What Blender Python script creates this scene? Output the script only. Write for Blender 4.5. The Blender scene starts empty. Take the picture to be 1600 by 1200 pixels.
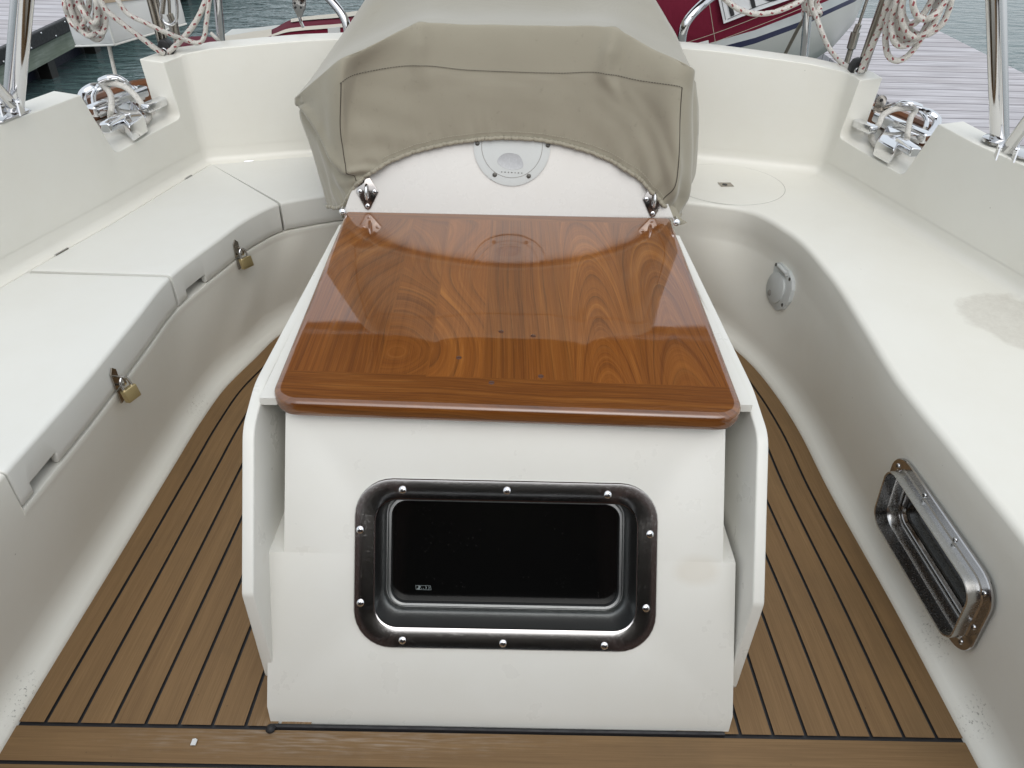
import bpy, bmesh, math, random
from math import sin, cos, tan, pi, radians, sqrt, hypot, atan2, exp
from mathutils import Vector, Matrix, noise
V = Vector
random.seed(4)
S = bpy.context.scene
COL = S.collection

# ------------------------------------------------------------------ camera
FPX = 1180.0; CAMZ = 1.2
TH, RO, PS = radians(37), radians(1.7), radians(1.4)
fw = V((sin(PS)*cos(TH), cos(PS)*cos(TH), -sin(TH)))
r0 = V((cos(PS), -sin(PS), 0)); u0 = r0.cross(fw)
rt = r0*cos(RO) + u0*sin(RO); up = u0*cos(RO) - r0*sin(RO)
CP = V((0, 0, CAMZ))
cam = bpy.data.cameras.new('Camera'); camo = bpy.data.objects.new('Camera', cam); COL.objects.link(camo)
M3 = Matrix((rt, up, -fw)).transposed()
camo.matrix_world = Matrix.Translation(CP) @ M3.to_4x4()
cam.sensor_width = 36; cam.lens = FPX/1600*36; cam.clip_start = .02; cam.clip_end = 3000
S.camera = camo

# ------------------------------------------------------------------ world, sun, exposure
SUN_EL, SUN_AZ = radians(52), radians(172)      # azimuth measured from +Y (aft) towards +X
w = bpy.data.worlds.new("World"); S.world = w; w.use_nodes = True
nt = w.node_tree; bg = nt.nodes['Background']
sky = nt.nodes.new('ShaderNodeTexSky'); sky.sky_type = 'NISHITA'; sky.sun_disc = False
sky.sun_elevation = SUN_EL; sky.sun_rotation = SUN_AZ; sky.dust_density = 4; sky.air_density = 1.0; sky.ozone_density = 1
hs = nt.nodes.new('ShaderNodeHueSaturation'); hs.inputs['Saturation'].default_value = .42
nt.links.new(sky.outputs[0], hs.inputs['Color']); mx = nt.nodes.new('ShaderNodeMix'); mx.data_type = 'RGBA'; mx.inputs[0].default_value = .6; mx.inputs[7].default_value = (5.0, 5.35, 5.6, 1)   # even cloud layer
nt.links.new(hs.outputs[0], mx.inputs[6]); nt.links.new(mx.outputs[2], bg.inputs['Color'])
bg.inputs['Strength'].default_value = .15
sl = bpy.data.lights.new('Sun', 'SUN'); sl.energy = 0.5; sl.angle = radians(60); sl.color = (1, .995, .985)
so = bpy.data.objects.new('Sun', sl); COL.objects.link(so)
sd = V((sin(SUN_AZ)*cos(SUN_EL), cos(SUN_AZ)*cos(SUN_EL), sin(SUN_EL)))
so.rotation_euler = sd.to_track_quat('Z', 'Y').to_euler()
S.view_settings.view_transform = 'Standard'; S.view_settings.look = 'None'
S.view_settings.gamma = 1; S.view_settings.exposure = 0.46
S.render.resolution_x = 1024; S.render.resolution_y = 768
S.render.engine = 'CYCLES'
S.cycles.max_bounces = 8; S.cycles.glossy_bounces = 5
try: S.cycles.use_denoising = True
except Exception: pass

# ------------------------------------------------------------------ measuring helpers (photo survey -> real coordinates)
def ray(x, y): return fw + rt*((x-800)/FPX) - up*((y-600)/FPX)
def P(x, y, z): d = ray(x, y); return CP + d*((z-CAMZ)/d.z)
def PY(x, y, Y): d = ray(x, y); return CP + d*(Y/d.y)
def PP(x, y, p, n): d = ray(x, y); return CP + d*(((V(p)-CP).dot(V(n)))/d.dot(V(n)))

# ------------------------------------------------------------------ materials
def nodes(name):
    m = bpy.data.materials.new(name); m.use_nodes = True
    t = m.node_tree; return m, t, t.nodes['Principled BSDF']
def N(t, typ, **kw):
    n = t.nodes.new(typ)
    for k, v in kw.items():
        if k.startswith('i_'):
            key = k[2:]; key = int(key) if key.isdigit() else key.replace('_', ' ')
            n.inputs[key].default_value = v
        else: setattr(n, k, v)
    return n
def L(t, a, b): t.links.new(a, b)
def ramp(t, fac, stops):
    r = N(t, 'ShaderNodeValToRGB'); e = r.color_ramp.elements
    while len(e) < len(stops): e.new(.5)
    for i, (p, c) in enumerate(stops): e[i].position = p; e[i].color = (*c, 1) if len(c) == 3 else c
    if fac is not None: L(t, fac, r.inputs[0])
    return r
def math_(t, op, a, b=None, clamp=False):
    n = N(t, 'ShaderNodeMath', operation=op, use_clamp=clamp)
    for i, x in enumerate((a, b)):
        if x is None: continue
        if isinstance(x, (int, float)): n.inputs[i].default_value = x
        else: L(t, x, n.inputs[i])
    return n.outputs[0]
def mixc(t, f, a, b, mode='MIX'):
    n = N(t, 'ShaderNodeMix', data_type='RGBA', blend_type=mode)
    for i, x in ((0, f), (6, a), (7, b)):
        if isinstance(x, (int, float)): n.inputs[i].default_value = x
        elif isinstance(x, tuple): n.inputs[i].default_value = (*x, 1)
        else: L(t, x, n.inputs[i])
    return n.outputs[2]
def bump(t, bs, h, s, d):
    b = N(t, 'ShaderNodeBump', i_Strength=s, i_Distance=d); L(t, h, b.inputs['Height']); L(t, b.outputs[0], bs.inputs['Normal'])
def opos(t): return N(t, 'ShaderNodeTexCoord').outputs['Object']
def noise_(t, vec, scale, detail=3, rough=.5, dist=0):
    n = N(t, 'ShaderNodeTexNoise', i_Scale=scale, i_Detail=detail, i_Roughness=rough, i_Distortion=dist)
    if vec is not None: L(t, vec, n.inputs['Vector'])
    return n.outputs['Fac']
def mapped(t, vec, sc, loc=(0, 0, 0)):
    m = N(t, 'ShaderNodeMapping'); m.inputs['Scale'].default_value = sc; m.inputs['Location'].default_value = loc
    L(t, vec, m.inputs[0]); return m.outputs[0]
def blob(t, vec, c, sc, edge, nz=.25, nsc=9):
    """stain mask: 1 inside an irregular ellipsoid at c"""
    s = N(t, 'ShaderNodeVectorMath', operation='SUBTRACT'); L(t, vec, s.inputs[0]); s.inputs[1].default_value = c
    d = N(t, 'ShaderNodeVectorMath', operation='DIVIDE'); L(t, s.outputs[0], d.inputs[0]); d.inputs[1].default_value = sc
    l = N(t, 'ShaderNodeVectorMath', operation='LENGTH'); L(t, d.outputs[0], l.inputs[0])
    v = math_(t, 'ADD', l.outputs['Value'], math_(t, 'MULTIPLY', math_(t, 'SUBTRACT', noise_(t, vec, nsc, 4, .6), .5), nz*4))
    mr = N(t, 'ShaderNodeMapRange', i_1=1+edge, i_2=1-edge); L(t, v, mr.inputs[0]); return mr.outputs[0]

def gelcoat(name, base, rough=.38, spots=()):
    m, t, b = nodes(name); o = opos(t)
    c = mixc(t, noise_(t, o, 2.3, 3), tuple(x*.95 for x in base), tuple(min(1, x*1.03) for x in base))
    sm = ramp(t, noise_(t, o, 5, 6, .7), [(.42, (0, 0, 0)), (.9, (1, 1, 1))]).outputs[0]
    c = mixc(t, math_(t, 'MULTIPLY', sm, .25), c, (base[0]*.84, base[1]*.80, base[2]*.72))
    # grime specks
    vo = N(t, 'ShaderNodeTexVoronoi', i_Scale=22.0); L(t, o, vo.inputs['Vector'])
    sp = ramp(t, vo.outputs['Distance'], [(.018, (1, 1, 1)), (.035, (0, 0, 0))]).outputs[0]
    wn = N(t, 'ShaderNodeSeparateColor'); L(t, vo.outputs['Color'], wn.inputs[0])
    keep = math_(t, 'GREATER_THAN', wn.outputs[0], .72)
    c = mixc(t, math_(t, 'MULTIPLY', math_(t, 'MULTIPLY', sp, keep), .55), c, (.16, .14, .11))
    for (pc, sc, edge, col, amt, kind) in spots:
        k = blob(t, o, pc, sc, edge)
        if kind == 'speck':
            k = math_(t, 'MULTIPLY', k, ramp(t, noise_(t, o, 170, 4, .75), [(.57, (0, 0, 0)), (.64, (1, 1, 1))]).outputs[0])
        elif kind == 'grain':
            k = math_(t, 'MULTIPLY', k, ramp(t, noise_(t, o, 60, 5, .8), [(.3, (.45, .45, .45)), (.7, (1, 1, 1))]).outputs[0])
        c = mixc(t, math_(t, 'MULTIPLY', k, amt), c, col)
    L(t, c, b.inputs['Base Color'])
    r = ramp(t, noise_(t, o, 14, 4, .6), [(.3, (rough-.05,)*3), (.7, (rough+.1,)*3)]); L(t, r.outputs[0], b.inputs['Roughness'])
    b.inputs['Coat Weight'].default_value = .15; b.inputs['Coat Roughness'].default_value = .2
    hh = math_(t, 'ADD', noise_(t, o, 900, 2), math_(t, 'MULTIPLY', noise_(t, o, 7, 2), 6))
    bump(t, b, hh, .10, .0012)
    return m
GEL = (.750, .738, .675)
M = {}
M['gel'] = gelcoat('cream_gelcoat', GEL, .36, spots=[
    ((-.772, .69, .03), (.02, .04, .03), .5, (.06, .05, .03), .95, 'speck'),
    ((.80, .82, .03), (.015, .05, .03), .5, (.07, .055, .035), .6, 'speck'),
    ((.79, .66, .04), (.02, .03, .03), .5, (.07, .055, .035), .7, 'speck'),
    ((-.735, 1.45, .03), (.03, .04, .02), .6, (.3, .26, .2), .6, 'speck'),
    ((1.10, 1.37, .36), (.10, .12, .05), .07, (.47, .44, .38), .6, 'grain')])
M['gel_console'] = gelcoat('console_gelcoat', (.685, .68, .635), .30, spots=[
    ((.33, .80, .22), (.035, .02, .03), .3, (.58, .54, .46), .5, 'plain'),
    ((-.31, .80, .24), (.06, .02, .012), .3, (.58, .54, .46), .4, 'plain')])
M['gel_lid'] = gelcoat('nonskid_gelcoat', (.705, .705, .665), .45)
M['plastic'] = gelcoat('weathered_plastic', (.55, .57, .56), .45, spots=[((.0, 0, 0), (.03, .03, .03), .5, (.3, .3, .3), .5, 'speck')])

def simple(name, col, rough=.5, metal=0, coat=0, bs=None, var=.12, nsc=30, **kw):
    m, t, b = nodes(name); o = opos(t)
    c = mixc(t, noise_(t, o, nsc, 4), tuple(x*(1-var) for x in col), tuple(min(1, x*(1+var)) for x in col))
    L(t, c, b.inputs['Base Color'])
    b.inputs['Metallic'].default_value = metal; b.inputs['Coat Weight'].default_value = coat
    r = ramp(t, noise_(t, o, nsc*2, 4), [(.3, (rough*.8,)*3), (.7, (min(1, rough*1.25),)*3)]); L(t, r.outputs[0], b.inputs['Roughness'])
    if bs: bump(t, b, noise_(t, o, bs[0], 3), bs[1], bs[2])
    return m
def steel(name, col=(.62, .62, .62), rough=.09, dirt=.35):
    m, t, b = nodes(name); o = opos(t)
    d = ramp(t, noise_(t, o, 260, 4, .6), [(.52, (0, 0, 0)), (.85, (1, 1, 1))]).outputs[0]
    c = mixc(t, math_(t, 'MULTIPLY', d, dirt), col, tuple(x*.75 for x in col)); L(t, c, b.inputs['Base Color'])
    b.inputs['Metallic'].default_value = 1
    r = mixc(t, d, (rough,)*3, (rough+.12,)*3); L(t, r, b.inputs['Roughness'])
    return m
M['steel'] = steel('polished_steel', (.66, .66, .67), .07)
M['frame'] = steel('portlight_steel', (.52, .51, .51), .12, .35)
M['frame2'] = steel('brushed_steel', (.60, .60, .59), .24, .12)
M['tube'] = steel('portlight_inner_steel', (.36, .37, .37), .30, .5)
M['chrome'] = steel('chrome', (.80, .81, .83), .05, .2)
M['oldsteel'] = steel('dull_steel', (.40, .37, .33), .22, .6)
M['brass'] = steel('brass', (.62, .50, .27), .34, .3)
M['black'] = simple('black_rubber', (.012, .012, .013), .5)
M['caulk'] = simple('black_caulk', (.012, .012, .014), .55, bs=(200, .4, .001))
M['darkwood'] = simple('dark_cabin_wood', (.075, .030, .016), .4)
M['darkpanel'] = simple('dark_panel_canvas', (.055, .035, .032), .85, bs=(600, .3, .0006))  # dark cloth of the added panel over the stern
M['dark'] = simple('cabin_darkness', (.012, .009, .008), .6)
M['bluecanvas'] = simple('navy_canvas', (.02, .022, .035), .85, bs=(600, .3, .0006))
M['white'] = simple('white_vinyl', (.66, .67, .66), .4, bs=(12, .4, .006), var=.06, nsc=9)
M['tan'] = simple('tan_webbing', (.45, .36, .26), .8)
M['seam'] = simple('seam_grey', (.30, .29, .27), .7)
M['whiteline'] = simple('white_cord', (.72, .72, .68), .7)
M['holegrey'] = simple('screw_grey', (.10, .095, .085), .35, metal=.6)
M['glass'] = simple('smoked_glass', (.004, .0035, .0035), .06, var=.3)
M['mark'] = simple('etched_mark', (.17, .20, .20), .6)

def glassmat():
    m, t, b = nodes('dusty_smoked_glass'); o = opos(t)
    vo = N(t, 'ShaderNodeTexVoronoi', i_Scale=150.0); L(t, o, vo.inputs['Vector'])
    sp = ramp(t, vo.outputs['Distance'], [(.06, (1, 1, 1)), (.16, (0, 0, 0))]).outputs[0]
    k = math_(t, 'MULTIPLY', sp, ramp(t, noise_(t, o, 24, 3), [(.5, (0, 0, 0)), (.66, (1, 1, 1))]).outputs[0])
    L(t, mixc(t, math_(t, 'MULTIPLY', k, .3), (.003, .003, .003), (.10, .095, .09)), b.inputs['Base Color'])
    b.inputs['Roughness'].default_value = .08; b.inputs['IOR'].default_value = 1.4
    return m
M['glass'] = glassmat()

def teak_floor():
    m, t, b = nodes('synthetic_teak_planking'); uv = N(t, 'ShaderNodeUVMap').outputs[0]
    g1 = noise_(t, mapped(t, uv, (7, 420, 1)), 1, 4, .65)
    g2 = noise_(t, mapped(t, uv, (1.2, 40, 1)), 1, 3, .5)
    c = ramp(t, g1, [(.28, (.135, .076, .028)), (.5, (.185, .106, .041)), (.74, (.255, .152, .066))]).outputs[0]
    c = mixc(t, .35, c, ramp(t, g2, [(.3, (.135, .076, .030)), (.7, (.235, .142, .060))]).outputs[0])
    o = opos(t)
    st = ramp(t, noise_(t, o, 5, 5, .6), [(.5, (0, 0, 0)), (.9, (1, 1, 1))]).outputs[0]
    c = mixc(t, math_(t, 'MULTIPLY', st, .45), c, (.085, .056, .026))
    wh = math_(t, 'MULTIPLY', blob(t, o, (-.25, .63, 0), (.25, .022, .05), .6, .5, 30), ramp(t, noise_(t, mapped(t, uv, (20, 300, 1)), 1, 4), [(.45, (0, 0, 0)), (.7, (1, 1, 1))]).outputs[0])
    c = mixc(t, math_(t, 'MULTIPLY', wh, .35), c, (.42, .38, .33))
    vo = N(t, 'ShaderNodeTexVoronoi', i_Scale=28.0); L(t, o, vo.inputs['Vector'])
    c = mixc(t, math_(t, 'MULTIPLY', ramp(t, vo.outputs['Distance'], [(.02, (1, 1, 1)), (.045, (0, 0, 0))]).outputs[0], .6), c, (.05, .035, .02))
    L(t, c, b.inputs['Base Color']); b.inputs['Roughness'].default_value = .62
    bump(t, b, g1, .25, .0008); return m
M['floor'] = teak_floor()

def varnish():
    m, t, b = nodes('varnished_teak'); uv = N(t, 'ShaderNodeUVMap', uv_map='grain').outputs[0]; uv2 = N(t, 'ShaderNodeUVMap', uv_map='board').outputs[0]
    s = N(t, 'ShaderNodeSeparateXYZ'); L(t, uv, s.inputs[0]); s2 = N(t, 'ShaderNodeSeparateXYZ'); L(t, uv2, s2.inputs[0])
    ph = s.outputs[0]; al = s.outputs[1]
    comb = N(t, 'ShaderNodeCombineXYZ'); L(t, ph, comb.inputs[0]); L(t, math_(t, 'MULTIPLY', al, .35), comb.inputs[1])
    n1 = noise_(t, mapped(t, comb.outputs[0], (.55, .8, 1)), 1, 5, .62)
    n2 = noise_(t, mapped(t, comb.outputs[0], (5.5, 3.0, 1)), 1, 4, .6)
    fib = noise_(t, mapped(t, uv2, (420, 1, 1)), 1, 3, .6)
    fr = math_(t, 'FRACT', math_(t, 'ADD', math_(t, 'MULTIPLY', ph, .62), math_(t, 'MULTIPLY', n1, .8)))
    line = ramp(t, fr, [(0, (1, 1, 1)), (.045, (0, 0, 0)), (.80, (.02, .02, .02)), (1, (.9, .9, .9))]).outputs[0]
    c = ramp(t, n1, [(.25, (.070, .018, .004)), (.42, (.165, .050, .008)), (.56, (.24, .080, .013)), (.76, (.50, .205, .042))]).outputs[0]
    c2 = ramp(t, n2, [(.3, (.10, .029, .005)), (.5, (.20, .064, .010)), (.72, (.35, .13, .024))]).outputs[0]
    c = mixc(t, .42, c, c2)
    c = mixc(t, math_(t, 'MULTIPLY', math_(t, 'MULTIPLY', line, .75), ramp(t, n2, [(.38, (.2, .2, .2)), (.62, (1, 1, 1))]).outputs[0]), c, (.038, .012, .004))
    rv = ramp(t, math_(t, 'FRACT', math_(t, 'ADD', math_(t, 'MULTIPLY', ph, 1.37), n2)), [(.47, (0, 0, 0)), (.5, (1, 1, 1)), (.53, (0, 0, 0))]).outputs[0]
    c = mixc(t, math_(t, 'MULTIPLY', math_(t, 'MULTIPLY', rv, n2), .5), c, (.40, .19, .06))
    c = mixc(t, .25, c, ramp(t, fib, [(.3, (.06, .018, .005)), (.7, (.27, .10, .025))]).outputs[0])
    tone = N(t, 'ShaderNodeMapRange', i_1=0.0, i_2=1.0, i_3=.62, i_4=1.35); L(t, s2.outputs[1], tone.inputs[0])
    hsv = N(t, 'ShaderNodeHueSaturation', i_Saturation=1.0); L(t, tone.outputs[0], hsv.inputs['Value']); L(t, c, hsv.inputs['Color'])
    L(t, hsv.outputs[0], b.inputs['Base Color'])
    b.inputs['Roughness'].default_value = .35; b.inputs['Coat Weight'].default_value = 1; b.inputs['Coat Roughness'].default_value = .025
    b.inputs['Coat IOR'].default_value = 1.85; b.inputs['Specular IOR Level'].default_value = .1
    o = opos(t)
    bp = N(t, 'ShaderNodeBump', i_Strength=.05, i_Distance=.004); L(t, math_(t, 'ADD', noise_(t, o, 9, 2), math_(t, 'MULTIPLY', n2, .12)), bp.inputs['Height'])
    L(t, bp.outputs[0], b.inputs['Coat Normal'])
    return m
M['varnish'] = varnish()

def canvas():
    m, t, b = nodes('taupe_canvas'); o = opos(t)
    w1 = N(t, 'ShaderNodeTexWave', i_Scale=260.0, i_Distortion=1.5, i_Detail=2.0); L(t, o, w1.inputs[0])
    w2 = N(t, 'ShaderNodeTexWave', i_Scale=260.0, i_Distortion=1.5, i_Detail=2.0, bands_direction='Z'); L(t, o, w2.inputs[0])
    wv = math_(t, 'ADD', w1.outputs['Fac'], w2.outputs['Fac'])
    c = mixc(t, noise_(t, o, 6, 5, .6), (.288, .266, .206), (.332, .308, .240))
    c = mixc(t, math_(t, 'MULTIPLY', wv, .12), c, (.22, .19, .14))
    c = mixc(t, math_(t, 'MULTIPLY', ramp(t, noise_(t, o, 55, 4, .7), [(.62, (0, 0, 0)), (.72, (1, 1, 1))]).outputs[0], .25), c, (.16, .14, .11))
    L(t, c, b.inputs['Base Color']); b.inputs['Roughness'].default_value = .85
    b.inputs['Sheen Weight'].default_value = .35; b.inputs['Sheen Roughness'].default_value = .4
    bump(t, b, math_(t, 'ADD', math_(t, 'MULTIPLY', wv, .12), noise_(t, o, 60, 3)), .18, .0015); return m
M['canvas'] = canvas()
M['thread'] = simple('dark_thread', (.07, .06, .045), .9)
M['palethread'] = simple('pale_thread', (.42, .39, .31), .9)

def ropemat(name, fleck, amt):
    m, t, b = nodes(name); uv = N(t, 'ShaderNodeUVMap').outputs[0]
    s = N(t, 'ShaderNodeSeparateXYZ'); L(t, uv, s.inputs[0])
    a = math_(t, 'FRACT', math_(t, 'ADD', math_(t, 'MULTIPLY', s.outputs[0], 34), s.outputs[1]))
    bb = math_(t, 'FRACT', math_(t, 'SUBTRACT', math_(t, 'MULTIPLY', s.outputs[0], 34), math_(t, 'MULTIPLY', s.outputs[1], 3)))
    k = math_(t, 'MULTIPLY', math_(t, 'LESS_THAN', a, .34), math_(t, 'LESS_THAN', bb, .36))
    br = N(t, 'ShaderNodeTexChecker', i_Scale=1.0); L(t, mapped(t, uv, (230, 9, 1)), br.inputs['Vector'])
    vc = N(t, 'ShaderNodeTexVoronoi', i_Scale=1.0); L(t, mapped(t, uv, (330, 14, 1)), vc.inputs['Vector'])
    c = mixc(t, vc.outputs['Distance'], (.72, .70, .65), (.50, .48, .44))
    c = mixc(t, math_(t, 'MULTIPLY', k, amt), c, fleck)
    c = mixc(t, math_(t, 'MULTIPLY', noise_(t, opos(t), 11, 3), .25), c, (.22, .20, .17))
    L(t, c, b.inputs['Base Color']); b.inputs['Roughness'].default_value = .85
    bump(t, b, vc.outputs['Distance'], .7, -.0012); return m
M['rope_red'] = ropemat('red_flecked_rope', (.26, .018, .03), .95)
M['rope_white'] = ropemat('white_braid', (.45, .43, .40), .4)

M['dirtyrope'] = simple('dirty_cord', (.22, .20, .16), .9, bs=(400, .5, .001))
def dockmat():
    m, t, b = nodes('weathered_decking'); o = opos(t)
    s = N(t, 'ShaderNodeSeparateXYZ'); L(t, o, s.inputs[0])
    yb = math_(t, 'DIVIDE', s.outputs[1], .142); fr = math_(t, 'FRACT', yb); fl = math_(t, 'FLOOR', yb)
    gap = ramp(t, fr, [(0, (1, 1, 1)), (.05, (0, 0, 0)), (.94, (0, 0, 0)), (1, (1, 1, 1))]).outputs[0]
    cb = N(t, 'ShaderNodeCombineXYZ'); L(t, math_(t, 'MULTIPLY', s.outputs[0], 2.2), cb.inputs[0]); L(t, math_(t, 'MULTIPLY', s.outputs[1], 60), cb.inputs[1]); L(t, math_(t, 'MULTIPLY', fl, 7.3), cb.inputs[2])
    g = noise_(t, cb.outputs[0], 1, 5, .65, .6)
    cb2 = N(t, 'ShaderNodeCombineXYZ'); L(t, math_(t, 'MULTIPLY', s.outputs[0], 1.2), cb2.inputs[0]); L(t, math_(t, 'MULTIPLY', fl, 3.7), cb2.inputs[1])
    g2 = noise_(t, cb2.outputs[0], 1, 2)
    c = ramp(t, g, [(.34, (.24, .225, .235)), (.5, (.42, .405, .42)), (.66, (.66, .65, .68))]).outputs[0]
    c = mixc(t, .4, c, ramp(t, g2, [(.3, (.32, .29, .30)), (.7, (.52, .52, .56))]).outputs[0])
    c = mixc(t, gap, c, (.05, .045, .05))
    L(t, c, b.inputs['Base Color']); b.inputs['Roughness'].default_value = .8
    bump(t, b, math_(t, 'SUBTRACT', math_(t, 'MULTIPLY', g, .3), gap), .6, .006); return m
M['dock'] = dockmat()
def beammat():
    m, t, b = nodes('algae_timber'); o = opos(t)
    g = noise_(t, mapped(t, o, (3, 3, 60)), 1, 5, .65, .5)
    c = ramp(t, g, [(.3, (.17, .20, .17)), (.7, (.36, .40, .34))]).outputs[0]
    c = mixc(t, ramp(t, noise_(t, o, 4, 4), [(.4, (0, 0, 0)), (.7, (.7, .7, .7))]).outputs[0], c, (.12, .15, .10))
    L(t, c, b.inputs['Base Color']); b.inputs['Roughness'].default_value = .8; bump(t, b, g, .4, .004); return m
M['beam'] = beammat()
def watermat():
    m, t, b = nodes('harbour_water'); o = opos(t)
    b.inputs['Base Color'].default_value = (.065, .105, .105, 1); b.inputs['Roughness'].default_value = .05; b.inputs['IOR'].default_value = 1.33
    b.inputs['Specular IOR Level'].default_value = 1.0
    n = noise_(t, mapped(t, o, (2.6, 6.5, 1)), 1, 4, .55, .5)
    n2 = noise_(t, mapped(t, o, (7, 15, 1)), 1, 3, .5, .3)
    bump(t, b, math_(t, 'ADD', n, math_(t, 'MULTIPLY', n2, .3)), 1.0, .045); return m
M['water'] = watermat()
def clothmat(name, a, bcol):
    m, t, b = nodes(name); o = opos(t); b.inputs['Specular IOR Level'].default_value = .2
    c = mixc(t, noise_(t, o, 5, 4), a, bcol); L(t, c, b.inputs['Base Color']); b.inputs['Roughness'].default_value = .8
    bump(t, b, noise_(t, mapped(t, o, (6, 9, 6)), 1, 4, .5, 1.2), .5, .02); return m
M['maroon'] = clothmat('maroon_cover', (.115, .006, .020), (.155, .010, .030))
M['creamcloth'] = clothmat('cream_hypalon', (.60, .55, .46), (.70, .66, .58))
M['strake'] = simple('grey_strake', (.33, .36, .36), .5)
M['navy'] = simple('navy_stripe', (.012, .016, .05), .35)
M['hullwhite'] = simple('dinghy_hull', (.55, .56, .53), .35, var=.05, nsc=4)
M['teak'] = simple('teak_rail', (.18, .07, .028), .35, coat=.4)
M['label'] = simple('label_cloth', (.70, .71, .72), .5, bs=(60, .5, .003))
M['labelblack'] = simple('label_black', (.02, .02, .022), .5)

# ------------------------------------------------------------------ mesh helpers
def mk(name, verts, faces, mat, parent=None, smooth=True, uvs=None, mats=None, fmat=None, uvname='UVMap', sharp=None):
    me = bpy.data.meshes.new(name); me.from_pydata([tuple(v) for v in verts], [], faces); me.validate(clean_customdata=False)
    for m in (mats or [mat]): me.materials.append(m)
    if fmat:
        for p, k in zip(me.polygons, fmat): p.material_index = k
    if uvs:
        for nm, per in uvs.items():
            l = me.uv_layers.new(name=nm)
            for p in me.polygons:
                for li in p.loop_indices: l.data[li].uv = per[me.loops[li].vertex_index]
    bm = bmesh.new(); bm.from_mesh(me); bmesh.ops.recalc_face_normals(bm, faces=bm.faces); bm.to_mesh(me); bm.free()
    if smooth:
        me.shade_smooth()
        if sharp: me.set_sharp_from_angle(angle=radians(sharp))
    o = bpy.data.objects.new(name, me); COL.objects.link(o)
    if parent: o.parent = parent
    return o
def tag(o, label=None, cat=None, group=None, kind=None):
    if label: o['label'] = label
    if cat: o['category'] = cat
    if group: o['group'] = group
    if kind: o['kind'] = kind
    return o
def empty(name, label, cat, group=None, loc=(0, 0, 0)):
    o = bpy.data.objects.new(name, None); COL.objects.link(o); o.location = loc; o.empty_display_size = .05
    return tag(o, label, cat, group)
def bake(o, mods):
    """apply modifiers through the depsgraph"""
    for f in mods: f(o)
    bpy.context.view_layer.update()
    dg = bpy.context.evaluated_depsgraph_get()
    me = bpy.data.meshes.new_from_object(o.evaluated_get(dg), preserve_all_data_layers=True, depsgraph=dg)
    o.modifiers.clear(); o.data = me; return o
def bev(wd, seg=2, ang=35):
    def f(o):
        m = o.modifiers.new('b', 'BEVEL'); m.width = wd; m.segments = seg; m.limit_method = 'ANGLE'; m.angle_limit = radians(ang); m.harden_normals = False
    return f
def cut(cutter, op='DIFFERENCE'):
    def f(o):
        m = o.modifiers.new('c', 'BOOLEAN'); m.object = cutter; m.operation = op; m.solver = 'EXACT'
    return f
def smoothang(o, a=35): o.data.shade_smooth(); o.data.set_sharp_from_angle(angle=radians(a)); return o
def kill(o): bpy.data.objects.remove(o, do_unlink=True)
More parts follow.
